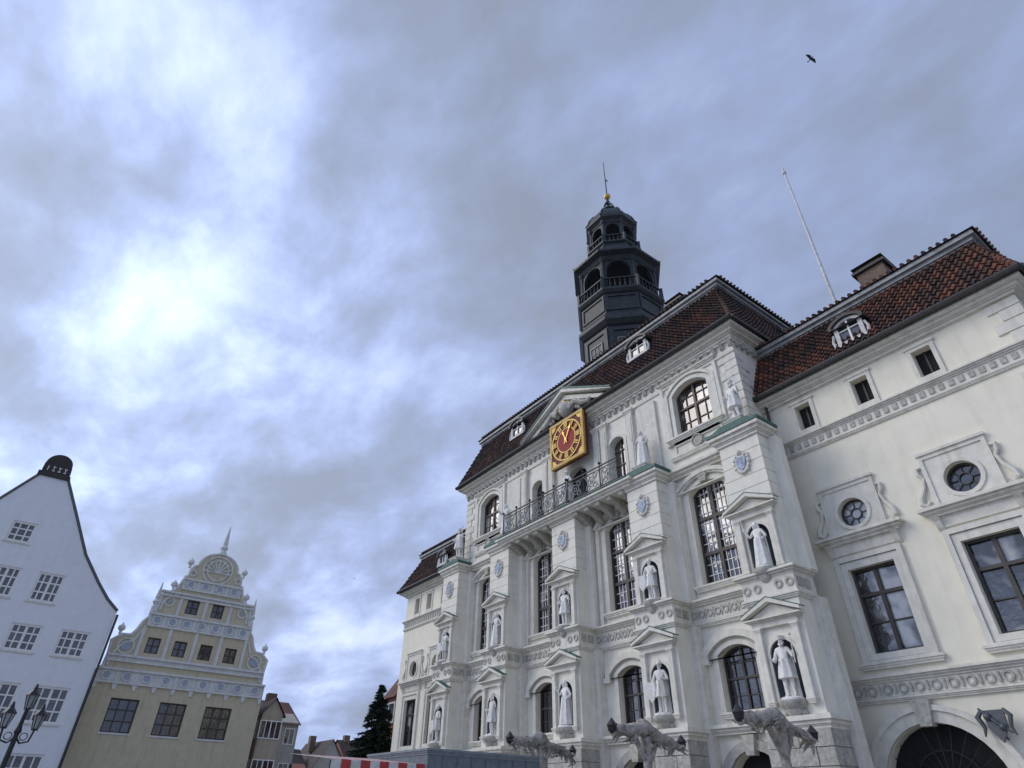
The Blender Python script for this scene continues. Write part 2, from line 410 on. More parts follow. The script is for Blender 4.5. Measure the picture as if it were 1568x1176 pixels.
# pediment
trim.extr([[(18.1,19.58),(25.05,19.58),(21.55,21.25)],[(18.9,19.72),(24.2,19.72),(21.55,20.95)]],19.35,20.5)
trim.extr([[(18.2,19.58),(24.95,19.58),(21.55,21.2)]],19.6,20.6)
trim.mould(19.5,20.5,18.1,25.05,19.4,19.62,.25)
for s_ in (-1,1):
    trim.extr([[(21.55+s_*3.8,19.6),(21.55+s_*3.8,19.78),(21.55,21.62),(21.55,21.36)]],19.1,20.6)
    orn.tube([(19.3,21.55+s_*.5,20.1),(19.25,21.55+s_*1.0,20.3),(19.3,21.55+s_*1.5,19.95),(19.35,21.55+s_*2.0,19.85)],[.26,.2,.16,.08],8)
    for q in range(8): orn.ball((19.35,21.55+s_*(.6+q*.2),20.0+.25*math.sin(q*1.7)*(1-q/9)),.13,8)
gd=G();gd.ball((19.2,21.4,20.15),.22,12);gd.ball((19.2,21.4,20.62),.14,10)
for s_ in (-1,1): gd.tube([(19.2,21.4+s_*.2,20.0),(19.18,21.4+s_*.42,20.2),(19.2,21.4+s_*.34,20.5)],[.05,.07,.04],6)
gd.build('gilded_pediment_crest',M_gold,TH,True)
orn.ball((19.4,21.4,20.2),.5,12)
verd.extr([[(17.7,19.72),(17.75,19.66),(21.55,21.62),(25.35,19.66),(25.4,19.72),(21.55,21.72)]],19.05,21.0)
# ---------------- right & left wings
def wing(y0,y1,dz,cols,attic,rightend,portal):
    W=21.2;z=lambda v:v+dz
    hs=[]
    for a in attic: hs.append(rect(a-.3,a+.3,z(14.0),z(15.08)))
    for c in cols:
        hs.append(circ(c,z(10.3),.5));hs.append(rect(c-.75,c+.75,z(5.8),z(8.45)))
    if portal: hs.append(arch(portal,.1,2.3,1.6,1.55,18))
    cream.extr([rect(y0,y1,0,z(15.5))]+hs,W,W+.4)
    cream.box(W+.7,33,y0+.01,y1-.01,0,z(15.5));cream.box(W+.38,W+.7,y0+.01,y0+.3,0,z(15.5));cream.box(W+.38,W+.7,y1-.3,y1-.01,0,z(15.5))
    for a in attic:
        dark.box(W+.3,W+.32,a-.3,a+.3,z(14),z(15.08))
        fr.box(W+.26,W+.3,a-.03,a+.03,z(14),z(15.08))
        trim.extr([rect(a-.45,a+.45,z(13.82),z(15.25)),rect(a-.31,a+.31,z(14.0),z(15.07))],W-.06,W)
        trim.box(W-.1,W,a-.5,a+.5,z(15.2),z(15.3))
    for c in cols:
        glassr.extr([circ(c,z(10.3),.5)],W+.22,W+.24)
        fr.extr([circ(c,z(10.3),.5),circ(c,z(10.3),.44)],W+.14,W+.22)
        for a in range(8):
            t=a*math.pi/4
            fr.tube([(W+.18,c+.18*math.cos(t),z(10.3)+.18*math.sin(t)),(W+.18,c+.47*math.cos(t),z(10.3)+.47*math.sin(t))],.016,5)
        fr.extr([circ(c,z(10.3),.2,16),circ(c,z(10.3),.165,16)],W+.16,W+.2)
        trim.extr([circ(c,z(10.3),.62),circ(c,z(10.3),.5)],W-.1,W)
        trim.extr([rect(c-.88,c+.88,z(9.62),z(11.2)),circ(c,z(10.3),.62)],W-.05,W)
        trim.extr([rect(c-.98,c+.98,z(9.62),z(11.35)),rect(c-.86,c+.86,z(9.6),z(11.2))],W-.1,W)
        trim.box(W-.16,W,c-1.02,c+1.02,z(11.33),z(11.42))
        for s_ in (-1,1):
            trim.tube([(W-.05,c+s_*1.02,z(11.0)),(W-.08,c+s_*1.16,z(10.95)),(W-.08,c+s_*1.14,z(10.75)),(W-.06,c+s_*1.04,z(10.6)),(W-.06,c+s_*1.12,z(10.3)),(W-.08,c+s_*1.3,z(10.0)),(W-.08,c+s_*1.34,z(9.8)),(W-.05,c+s_*1.2,z(9.72)),(W-.05,c+s_*1.1,z(9.85))],[.05,.07,.07,.06,.06,.08,.09,.07,.05],7)
        trim.mould(W-.12,W,c-1.2,c+1.2,z(9.3),z(9.58),.28)
        for s_ in (-1,1): trim.extr([[(W-.35,z(9.3)),(W,z(9.3)),(W,z(8.85)),(W-.1,z(8.95)),(W-.2,z(9.15))]],c+s_*1.1-.09,c+s_*1.1+.09,'y',back=True)
        trim.box(W-.06,W,c-1.02,c+1.02,z(8.95),z(9.3))
        glassr.box(W+.26,W+.28,c-.75,c+.75,z(5.8),z(8.45))
        fr.extr([rect(c-.75,c+.75,z(5.8),z(8.45)),rect(c-.67,c+.67,z(5.88),z(8.37))],W+.14,W+.27)
        fr.box(W+.16,W+.26,c-.06,c+.06,z(5.8),z(8.45));fr.box(W+.155,W+.26,c-.7,c+.7,z(7.55),z(7.65))
        fr.box(W+.2,W+.26,c-.7,c+.7,z(6.7),z(6.74))
        trim.extr([rect(c-.95,c+.95,z(5.62),z(8.68)),rect(c-.76,c+.76,z(5.8),z(8.44))],W-.07,W)
        trim.extr([rect(c-1.12,c+1.12,z(5.5),z(8.85)),rect(c-.96,c+.96,z(5.6),z(8.7))],W-.13,W)
        trim.mould(W-.1,W,c-1.15,c+1.15,z(5.36),z(5.56),.1)
    trim.box(W-.05,W,y0-.05,y1,z(13.2),z(13.56));trim.mould(W-.05,W,y0,y1,z(13.56),z(13.74),.16);trim.mould(W-.05,W,y0,y1,z(13.06),z(13.18),.06)
    k=int((y1-y0)/.3)
    for i in range(k):
        y=y0+(i+.5)*(y1-y0)/k
        orn.box(W-.09,W-.045,y-.1,y+.06,z(13.28),z(13.5))
    trim.box(W-.06,W,y0,y1,z(4.6),z(4.98));trim.mould(W-.06,W,y0,y1,z(4.98),z(5.18),.2);trim.mould(W-.06,W,y0,y1,z(4.44),z(4.58),.1)
    k=int((y1-y0)/.44)
    for i in range(k):
        y=y0+(i+.5)*(y1-y0)/k
        orn.extr([circ(y,z(4.79),.15,12),circ(y,z(4.79),.09,12)],W-.11,W-.055)
        orn.box(W-.1,W-.055,y+.19,y+.25,z(4.66),z(4.92))
    if portal:
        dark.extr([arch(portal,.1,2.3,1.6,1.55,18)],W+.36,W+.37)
        trim.extr([arch(portal,.1,2.3,1.95,1.88,18),arch(portal,.1,2.3,1.61,1.56,18)],W-.14,W)
        trim.extr([arch(portal,.1,2.3,2.08,2.0,18),arch(portal,.1,2.3,1.93,1.86,18)],W-.22,W)
        orn.extr([[(portal-.16,3.75),(portal+.16,3.75),(portal+.26,4.42),(portal-.26,4.42)]],W-.3,W)
        for q in range(13):
            a=math.pi*q/12
            iron2.tube([(W+.2,portal+.3*math.cos(a),2.3+.3*math.sin(a)),(W+.2,portal+1.55*math.cos(a),2.3+1.5*math.sin(a))],.02,5)
        for r_ in (.3,.9):
            iron2.tube([(W+.2,portal+r_*math.cos(math.pi*q/14),2.3+r_*math.sin(math.pi*q/14)) for q in range(15)],.02,5)
        iron2.box(W+.17,W+.23,portal-1.6,portal+1.6,2.26,2.33)
    trim.mould(W-.02,33,y0,y1,z(15.45),z(15.85),.5)
iron2=G()
wing(1.95,11.1,0,[8.85,5.35],[9.46,7.16,4.93],True,8.65)
quoins(trim,21.2,1.95,13.8,15.4,1)
quoins(trim,21.2,1.95,0.2,13.0,1)
wing(32.3,42.0,-.95,[36.9,39.9],[36.6,38.6,40.3],False,38.4)
iron2.build('portal_grille',M_iron,TH)
cream.build('walls_wings',M_cream,TH)
# roofs ------------------------------------------------------------
tl=G();tlr=G()
def tile(g,A,B,C,D,cw=.25,rh=.31):
    A,B,C,D=map(Vector,(A,B,C,D))
    nrm=(B-A).cross(D-A).normalized()
    nc=max(2,int((B-A).length/cw));nr=max(2,int((D-A).length/rh));sg=5
    for i in range(nr):
        for c in range(nc):
            vs=[];fs=[]
            jit=random.uniform(-.014,.014)
            for k in range(sg+1):
                s=(c+k/sg)/nc
                wv=.055*math.cos(2*math.pi*k/sg)
                for (t,h) in ((i/nr-.01,.08+jit),((i+1)/nr,.0+jit)):
                    p=(A*(1-s)+B*s)*(1-t)+(D*(1-s)+C*s)*t
                    vs.append(p+nrm*(wv+h))
            vs2=[]
            for k in range(sg+1):
                s=(c+k/sg)/nc;t=i/nr-.01
                p=(A*(1-s)+B*s)*(1-t)+(D*(1-s)+C*s)*t
                vs2.append(p-nrm*.02)
            for k in range(sg): fs.append((2*k,2*k+2,2*k+3,2*k+1))
            o=len(vs)
            for k in range(sg): fs.append((2*k,2*k+2,o+k+1,o+k))
            g.add(vs+vs2,fs)
def mansard(g,xe,y0,y1,ze,zb,ins,xin,back=33.5,sides=(True,True)):
    tile(g,(xe,y1,ze),(xe,y0,ze),(xe+xin,y0+(ins if sides[0] else 0),zb),(xe+xin,y1-(ins if sides[1] else 0),zb))
    if sides[0]: tile(g,(xe,y0,ze),(back,y0,ze),(back-xin,y0+ins,zb),(xe+xin,y0+ins,zb))
    if sides[1]: tile(g,(back,y1,ze),(xe,y1,ze),(xe+xin,y1-ins,zb),(back-xin,y1-ins,zb))
    a0=y0+(ins if sides[0] else 0);a1=y1-(ins if sides[1] else 0)
    lead.mould(xe+xin-.12,back-xin,a0-.1,a1+.1,zb-.55,zb+.02,.32)
    h=(a1-a0)/2
    m=min(h*.9,4)
    br=zb+m*.45
    e_=.50
    up=[(xe+xin-e_,a0-e_,zb+.03),(back-xin,a0-e_,zb+.03),(back-xin,a1+e_,zb+.03),(xe+xin-e_,a1+e_,zb+.03),
        (xe+xin+m,a0+m,br),(back-xin-m,a0+m,br),(back-xin-m,a1-m,br),(xe+xin+m,a1-m,br)]
    g.add(up,[(0,1,5,4),(1,2,6,5),(2,3,7,6),(3,0,4,7),(4,5,6,7)])
    k=int((a1-a0)/.26)
    for i in range(k):
        y=a0+(i+.5)*(a1-a0)/k
        g.tube([(xe+xin-e_-.05,y,zb+.05),(xe+xin-e_+.3,y,zb+.2)],[.075,.07],6)
    if sides[0]:
        k=int((back-xe-2*xin)/.26)
        for i in range(k):
            x=xe+xin-.3+(i+.5)*(back-xe-2*xin)/k
            g.tube([(x,a0-e_-.05,zb+.05),(x,a0-e_+.3,zb+.2)],[.075,.07],6)
    for (yy,ya,s_) in ((y0,a0,sides[0]),(y1,a1,sides[1])):
        if s_:
            P=Vector((xe,yy,ze+.05));Q=Vector((xe+xin,ya,zb-.3))
            for i in range(12):
                g.tube([P.lerp(Q,i/12),P.lerp(Q,(i+1.15)/12)],[.13,.1],6)
    gut.tube([(xe-.1,y0-.05,ze-.03),(xe-.1,y1+.05,ze-.03)],.12,8)
    if sides[0]: gut.tube([(xe-.05,y0-.08,ze-.02),(back,y0-.08,ze-.02)],.1,8)
mansard(tl,19.42,10.55,32.85,19.58,23.3,1.15,1.45)
mansard(tlr,20.66,1.4,11.6,15.92,19.05,1.0,1.5,sides=(True,False))
mansard(tl,20.66,31.8,42.5,14.95,17.85,1.0,1.5,sides=(False,True))
for (x,y,z) in ((21.02,10.85,15.6),(21.02,32.6,14.6)):
    gut.tube([(x,y,z),(x,y,0)],.065,8)
gut.build('gutters',M_gutter,TH,True)
# dormers
hood=G();dfr=G()
def dormer(g,yc,xb,z0,w=.62,h=.95,ax='x',d=1.3):
    def place(gg,loops,d0,d1): gg.extr(loops,d0,d1,ax)
    lo=arch(yc,z0,z0+h,w,.22);li=arch(yc,z0+.12,z0+h-.04,w-.16,.15)
    place(dfr,[lo,li],xb,xb+.12);place(g,[arch(yc,z0-.02,z0+h,w+.0,.22)],xb+.2,xb+d)
    place(glass,[li],xb+.1,xb+.11)
    place(hood,[arch(yc,z0+h-.12,z0+h+.06,w+.14,.28),arch(yc,z0+h-.13,z0+h+.01,w+.0,.22)],xb-.12,xb+d+.2)
    if ax=='x':
        wfr.box(xb+.03,xb+.1,yc-.035,yc+.035,z0+.1,z0+h+.15);wfr.box(xb+.04,xb+.1,yc-w+.1,yc+w-.1,z0+.6,z0+.65)
        dfr.box(xb-.06,xb+.1,yc-w-.08,yc+w+.08,z0-.08,z0+.02)
        for q in (-w-.08,w+.08): dfr.tube([(xb+.04,yc+q,z0),(xb+.04,yc+q*1.1,z0+.3),(xb+.04,yc+q*.98,z0+.6)],[.08,.06,.04],6)
    else:
        wfr.box(yc-.03,yc+.03,xb+.04,xb+.1,z0+.1,z0+h+.15);wfr.box(yc-w+.1,yc+w-.1,xb+.05,xb+.1,z0+.6,z0+.64)
dormer(tl,16.35,19.95,21.2);dormer(tl,26.9,19.95,21.2)
dormer(tlr,6.75,20.95,16.55,.55,.9);dormer(tl,36.9,20.95,15.7,.5,.75)
dormer(tl,25.8,11.15,21.2,.62,.95,'y')
hood.build('dormer_hoods',M_gutter,TH);dfr.build('dormer_fronts',flat('dormer_paint',(.55,.55,.53),.6,var=.15),TH)
tl.build('roof_tiles_centre',M_tile,TH,recalc=False);tlr.build('roof_tiles_wing',M_tiler,TH,recalc=False)
def brickmat(name,c1,c2,mort,scale=4.5):
    m,t,b=nt(name);N=t.nodes;L=t.links
    g=N.new('ShaderNodeTexCoord')
    sx=N.new('ShaderNodeSeparateXYZ');cb=N.new('ShaderNodeCombineXYZ');ad=N.new('ShaderNodeMath');L.new(g.outputs['Object'],sx.inputs[0])
    L.new(sx.outputs[0],ad.inputs[0]);L.new(sx.outputs[1],ad.inputs[1]);L.new(ad.outputs[0],cb.inputs[0]);L.new(sx.outputs[2],cb.inputs[1])
    bt=N.new('ShaderNodeTexBrick');bt.inputs['Scale'].default_value=scale;bt.inputs['Color1'].default_value=(*c1,1);bt.inputs['Color2'].default_value=(*c2,1);bt.inputs['Mortar'].default_value=(*mort,1);bt.inputs['Mortar Size'].default_value=.015
    L.new(cb.outputs[0],bt.inputs['Vector']);L.new(bt.outputs[0],b.inputs['Base Color']);b.inputs['Roughness'].default_value=.85
    return m
M_brick=brickmat('brick',(.12,.08,.06),(.20,.13,.09),(.2,.19,.17))
M_brickr=brickmat('red_brick',(.30,.10,.06),(.22,.08,.05),(.3,.28,.25))
ch=G();chc=G()
for (x0,x1,y0,y1,z0,z1) in ((24,25.3,5.45,6.6,17.5,21.75),(23,24.2,15.2,16.2,22,26.2),(23,24.2,26.1,27.2,22,25.4)):
    ch.box(x0,x1,y0,y1,z0,z1)
    chc.box(x0-.14,x1+.14,y0-.14,y1+.14,z1,z1+.13)
    ch.box(x0+.06,x1-.06,y0+.06,y1-.06,z1+.13,z1+.36)
    chc.add([(x0-.12,y0-.12,z1+.37),(x1+.12,y0-.12,z1+.37),(x1+.12,y1+.12,z1+.37),(x0-.12,y1+.12,z1+.37),((x0+x1)/2,(y0+y1)/2,z1+.8)],[(3,2,1,0),(0,1,4),(1,2,4),(2,3,4),(3,0,4)])
ch.build('chimneys',M_brick,TH);chc.build('chimney_caps',M_gutter,TH)
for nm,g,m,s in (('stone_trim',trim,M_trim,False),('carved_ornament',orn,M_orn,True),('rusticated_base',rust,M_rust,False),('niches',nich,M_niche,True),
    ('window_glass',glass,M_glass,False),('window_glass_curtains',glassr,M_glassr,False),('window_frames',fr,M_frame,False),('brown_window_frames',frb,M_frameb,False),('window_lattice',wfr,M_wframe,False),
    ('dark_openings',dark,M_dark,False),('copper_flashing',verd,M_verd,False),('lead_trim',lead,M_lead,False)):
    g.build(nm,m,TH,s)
M_shield=flat('blue_shield',(.24,.30,.40),.5,var=.6,scale=9)
shield.build('coats_of_arms',M_shield,TH)
fp=G();fp.tube([(23,7.5,17.5),(23,7.5,30.0)],[.09,.045],8);fp.ball((23,7.5,29.55),.11,10);fp.build('flagpole',flat('white_pole',(.6,.6,.6),.4),None,True)
# ------------------------------------------------------------------ clock
CK=empty('facade_clock')
cy,cz,cx=21.35,18.15,19.22
M_dred=flat('clock_dark_red_field',(.13,.010,.008),.7)
g=G();g.extr([rect(cy-1.34,cy+1.34,cz-1.34,cz+1.34)],cx,cx+.3);g.build('backing',M_dred,CK)
g=G();g.extr([rect(cy-1.36,cy+1.36,cz-1.36,cz+1.36),rect(cy-1.22,cy+1.22,cz-1.22,cz+1.22)],cx-.05,cx+.1)
g.extr([circ(cy,cz,1.20,40),circ(cy,cz,1.12,40)],cx-.045,cx+.05)
g.extr([circ(cy,cz,.76,40),circ(cy,cz,.70,40)],cx-.045,cx+.05)
for a in (-1,1):
    for b in (-1,1):
        g.extr([[(cy+a*1.23,cz+b*1.23),(cy+a*.84,cz+b*1.23),(cy+a*.96,cz+b*1.0),(cy+a*1.23,cz+b*.84)]],cx-.02,cx+.02)
for i in range(12):
    a=i*math.pi/6
    for off in ((-.1,0,.1) if i%3==0 else (-.06,.06)):
        M=Matrix.Translation((cx-.035,cy,cz))@Matrix.Rotation(a,4,'X')
        g.box(-.03,.0,off-.032,off+.032,.80,1.09,M=M)
g.build('gold_frame_and_numerals',M_ochre,CK)
g=G()
for i in range(20):
    for s_ in (-1,1):
        q=-1.26+2.52*i/19
        g.box(cx-.06,cx-.045,cy+q-.035,cy+q+.035,cz+s_*1.29-.03,cz+s_*1.29+.03)
        g.box(cx-.06,cx-.045,cy+s_*1.29-.03,cy+s_*1.29+.03,cz+q-.035,cz+q+.035)
g.build('border_checks',M_black,CK)
g=G();g.extr([circ(cy,cz,.70,40)],cx-.03,cx+.05);g.build('red_centre',M_red,CK)
g=G()
for a,l in ((R(28),1.0),(R(-22),.66)):
    M=Matrix.Translation((cx-.09,cy,cz))@Matrix.Rotation(a,4,'X')
    g.extr([[(-.025,-.25),(.025,-.25),(.035,l*.6),(.08,l*.72),(0,l),(-.08,l*.72),(-.035,l*.6)]],-.01,.01,'x',back=True,M=M)
g.extr([circ(cy,cz,.09,16)],cx-.11,cx)
g.build('hands',M_gold,CK)
# ------------------------------------------------------------------ tower
TW=empty('bell_tower');TX,TY=26.0,22.4
t=G();r8=R(22.5)
def L8(pr): t.lathe(pr,TX,TY,8,rot=r8)
L8([(3.0,20),(3.0,28.3),(3.15,28.4),(3.4,28.7),(3.4,28.95),(3.3,29.05),(3.05,29.5),(3.05,31.2),(3.2,31.3),(3.35,31.5),(3.35,31.65),(3.2,31.7)])
def stage(rc,z0,z1,pw,spring,rise):
    ap=rc*math.cos(R(22.5));half=rc*math.sin(R(22.5))
    for k in range(8):
        a=k*math.pi/4
        M=Matrix.Translation((TX,TY,0))@Matrix.Rotation(a,4,'Z')
        t.extr([rect(-half,half,z0,z1),arch(0,z0+.02,spring,half-pw,rise)],ap,ap-.22,'x',back=True,M=M)
        t.extr([arch(0,z0+.02,spring,half-pw+.09,rise+.09),arch(0,z0+.02,spring,half-pw,rise)],ap+.06,ap,'x',M=M)
        b=a+R(22.5)
        t.lathe([(.2,z0),(.2,z0+.25),(.13,z0+.3),(.12,z1-.35),(.2,z1-.25),(.22,z1)],TX+rc*math.cos(b),TY+rc*math.sin(b),8)
def balu(rc,z0,h,nb):
    ap=rc*math.cos(R(22.5));half=rc*math.sin(R(22.5))
    for k in range(8):
        M=Matrix.Translation((TX,TY,0))@Matrix.Rotation(k*math.pi/4,4,'Z')
        t.box(ap-.09,ap+.04,-half,half,z0+h-.1,z0+h,M=M)
        t.box(ap-.09,ap+.04,-half,half,z0,z0+.07,M=M)
        for i in range(nb):
            y=-half+(i+.5)*2*half/nb
            t.lathe([(.035,z0),(.075,z0+h*.35),(.03,z0+h*.6),(.05,z0+h-.05)],ap-.03,y,6,M=M)
        t.box(ap-.14,ap+.1,-half-.1,-half+.1,z0-.05,z0+h+.08,M=M)
balu(3.2,31.7,.95,7)
stage(2.85,31.65,34.9,.24,33.8,.8)
L8([(2.9,34.7),(3.0,34.85),(3.1,35.0),(3.5,35.2),(3.5,35.4),(3.3,35.5),(2.85,35.85),(2.45,36.35),(2.2,36.9),(2.1,37.3),(2.25,37.4),(2.25,37.55)])
balu(2.1,37.55,.75,5)
stage(1.82,37.5,40.2,.17,39.35,.45)
L8([(1.85,40.0),(1.95,40.2),(2.2,40.42),(2.2,40.62),(2.05,40.72),(2.0,41.0),(1.85,41.5),(1.5,42.1),(1.05,42.5),(.72,42.85),(.62,43.05),(.75,43.15),(.75,43.25)])
t.lathe([(.3,43.2),(.3,43.3)],TX,TY,8)
for k in range(6):
    a=k*math.pi/3
    t.tube([(TX+.45*math.cos(a),TY+.45*math.sin(a),43.2),(TX+.5*math.cos(a),TY+.5*math.sin(a),43.7),(TX+.32*math.cos(a),TY+.32*math.sin(a),44.2),(TX+.1*math.cos(a),TY+.1*math.sin(a),44.5)],.06,6)
t.lathe([(.14,44.4),(.2,44.6),(.1,44.8),(.08,45.1)],TX,TY,8)
t.tube([(TX,TY,45),(TX,TY,50.3)],[.06,.025],6)
t.tube([(TX,TY,41),(TX,TY,45)],[.1,.06],6)
t.extr([[(TX-.02,47.6),(TX+.3,47.65),(TX+.25,47.75),(TX+.3,47.85),(TX-.02,47.85)]],TY-.01,TY+.01,'y',back=True)
for k in range(8):
    a=r8+k*math.pi/4
    for pr in ([(2.2,40.62),(2.0,41.0),(1.85,41.5),(1.5,42.1),(1.05,42.5),(.72,42.85)],[(3.5,35.4),(2.85,35.85),(2.45,36.35),(2.2,36.9),(2.1,37.3)]):
        t.tube([(TX+(r+.02)*math.cos(a),TY+(r+.02)*math.sin(a),z) for r,z in pr],.06,5)
tw=G();tg=G()
for k in range(8):
    M=Matrix.Translation((TX,TY,0))@Matrix.Rotation(k*math.pi/4,4,'Z')
    ap=3.0*math.cos(R(22.5))
    t.extr([rect(-1.1,1.1,22,28.2),rect(-.8,.8,22,27.9)],ap+.08,ap,'x',M=M)
    tg.extr([rect(-.5,.5,25.6,27.2)],ap+.03,ap,'x',M=M)
    tw.extr([rect(-.58,.58,25.5,27.3),rect(-.5,.5,25.6,27.2)],ap+.08,ap,'x',M=M)
    for q in (-.17,.17): tw.box(ap+.03,ap+.07,q-.02,q+.02,25.6,27.2,M=M)
    tw.box(ap+.03,ap+.07,-.5,.5,26.1,26.14,M=M);tw.box(ap+.03,ap+.07,-.5,.5,26.65,26.69,M=M)
    ap2=3.05*math.cos(R(22.5));t.extr([rect(-1.1,1.1,29.7,31.1),rect(-.95,.95,29.85,30.95)],ap2+.07,ap2,'x',M=M)
t.build('tower_body',M_tower,TW)
tw.build('window_frames',flat('grey_painted_wood',(.14,.15,.16),.5),TW);tg.build('window_glass',M_tglass,TW)
g=G();g.ball((TX,TY,45.35),.3,12);g.build('gilded_ball',M_gold,TW,True)
g=G()
for z,r in ((32.8,.55),(38.4,.32)): g.lathe([(r,z),(r*.93,z+.15),(r*.75,z+r*1.1),(r*.3,z+r*1.5),(.05,z+r*1.55)],TX,TY,14)
g.build('bells',flat('bronze',(.05,.045,.035),.4,.8),TW,True)
# ------------------------------------------------------------------ statues
def statue_mesh(kind):
    S={0:dict(re=(.33,-.02,1.16),rh=(.42,-.2,1.32),le=(-.3,.02,1.15),lh=(-.22,-.2,1.02),head=(.03,-.03)),
       1:dict(re=(.32,.03,1.15),rh=(.25,-.2,1.0),le=(-.34,-.05,1.2),lh=(-.4,-.2,1.45),head=(-.03,-.03)),
       2:dict(re=(.3,0,1.14),rh=(.12,-.24,1.15),le=(-.3,0,1.14),lh=(-.3,-.12,.9),head=(.02,-.04))}[kind]
    hx,hy=S['head']
    V=[((0,0,.95),.145),((0,.01,1.15),.13),((0,.0,1.34),.165),((0,-.01,1.49),.06),((hx,hy-.01,1.60),.092),((hx,hy+.01,1.70),.075),
       ((.18,0,1.40),.075),(S['re'],.06),(S['rh'],.042),((-.18,0,1.40),.075),(S['le'],.06),(S['lh'],.042),
       ((.1,0,.86),.105),((.13,-.07,.48),.075),((.13,-.0,.1),.05),((.15,-.14,.05),.045),
       ((-.1,0,.86),.105),((-.12,.0,.48),.075),((-.13,.04,.1),.05),((-.17,-.09,.05),.045)]
    E=[(0,1),(1,2),(2,3),(3,4),(4,5),(2,6),(6,7),(7,8),(2,9),(9,10),(10,11),(0,12),(12,13),(13,14),(14,15),(0,16),(16,17),(17,18),(18,19)]
    me=bpy.data.meshes.new('tmp');me.from_pydata([v[0] for v in V],E,[]);ob=bpy.data.objects.new('tmp',me);col.objects.link(ob)
    ob.modifiers.new('s','SKIN')
    for i,v in enumerate(V):
        sv=me.skin_vertices[0].data[i];sv.radius=(v[1],v[1]);sv.use_root=(i==0)
    ob.modifiers.new('u','SUBSURF').levels=2
    dg=bpy.context.evaluated_depsgraph_get();m2=bpy.data.meshes.new_from_object(ob.evaluated_get(dg))
    bpy.data.objects.remove(ob)
    g=G();g.add([v.co.copy() for v in m2.vertices],[tuple(p.vertices) for p in m2.polygons])
    if kind==1: pr=[(.17,1.12),(.185,1.0),(.21,.8),(.235,.55),(.26,.3),(.29,.06)]
    else: pr=[(.17,1.12),(.19,1.0),(.225,.85),(.25,.7),(.27,.56)]
    g.lathe(pr,0,0,28,fold=.09,nf=7)
    g.lathe([(.175,1.03),(.185,1.0),(.175,.97)],0,0,20)
    vs=[];fs=[];nn=12
    for j,(z,w,d) in enumerate(((1.42,.2,.08),(1.1,.25,.17),(.7,.26,.2),(.3,.26,.22),(.06,.27,.24))):
        for i in range(nn+1):
            a=i/nn*2-1
            vs.append((w*a,d*(1-.5*a*a)+.03*math.sin(i*2.1+j*.4),z))
    for j in range(4):
        for i in range(nn): o=j*(nn+1)+i;fs.append((o,o+1,o+nn+2,o+nn+1))
    g.add(vs,fs)
    g.tube([(hx,hy-.085,1.63),(hx,hy-.115,1.60),(hx,hy-.085,1.585)],[.012,.02,.014],6)
    for q in (-.035,.035): g.ball((hx+q,hy-.082,1.632),.013,6)
    g.tube([(hx-.03,hy-.09,1.565),(hx+.03,hy-.09,1.565)],.01,5)
    if kind==0:
        g.lathe([(.1,1.68),(.115,1.7),(.11,1.74),(.135,1.8)],hx,hy+.01,14,cap=False);g.ball((hx,hy,1.76),.08,8)
        g.tube([(S['rh'][0],S['rh'][1],.95),(S['rh'][0]+.02,S['rh'][1]-.02,1.75)],[.018,.02],6);g.ball((S['rh'][0]+.02,S['rh'][1]-.02,1.78),.05,8)
        g.ball((S['lh'][0],S['lh'][1]-.02,1.08),.07,8)
        g.tube([(hx-.07,hy-.05,1.56),(hx,hy-.1,1.5),(hx+.07,hy-.05,1.56)],[.03,.045,.03],6)
    elif kind==1:
        g.tube([(-.4,-.2,1.38),(-.42,-.22,1.5),(-.47,-.26,2.05)],[.02,.028,.008],6);g.tube([(-.5,-.22,1.5),(-.33,-.22,1.5)],.015,5)
        g.tube([(hx-.09,hy+.03,1.68),(hx-.1,hy+.06,1.55),(hx-.1,hy+.05,1.42)],[.05,.05,.03],6);g.tube([(hx+.09,hy+.03,1.68),(hx+.1,hy+.06,1.55),(hx+.1,hy+.05,1.42)],[.05,.05,.03],6)
        g.ball((hx,hy+.03,1.69),.1,10)
    else:
        g.lathe([(.115,1.66),(.12,1.69),(.09,1.76),(.03,1.8),(.01,1.9)],hx,hy+.01,14)
        g.extr([[(-.5,1.05),(-.16,1.05),(-.15,.75),(-.22,.5),(-.33,.36),(-.44,.5),(-.51,.75)]],-.22,-.16,'y',back=True)
        g.tube([(.12,-.26,1.22),(.14,-.3,.05)],[.022,.02],6)
    g.lathe([(.36,-.06),(.36,0),(.32,.03)],0,0,12)
    o=g.build('tmpS',M_statue,None,True);m=o.data;bpy.data.objects.remove(o);bpy.data.meshes.remove(m2)
    m.name='statue_mesh';return m
SM=[statue_mesh(k) for k in (0,1,2)]
def statue(x,y,z,k,s=1,rot=0):
    o=bpy.data.objects.new('statue',SM[k]);col.objects.link(o)
    o.location=(x,y,z);o.rotation_euler=(0,0,R(-90+rot));o.scale=(s,s,s)
for i,y in enumerate(PI):
    statue(18.8,y,4.5,(i*2)%3,.98,random.uniform(-15,15))
    statue(18.9,y,8.48,(i+1)%3,.92,random.uniform(-15,15))
    statue(19.35,y,14.52,(0,1,2,1,0)[i],1.05,random.uniform(-20,20))
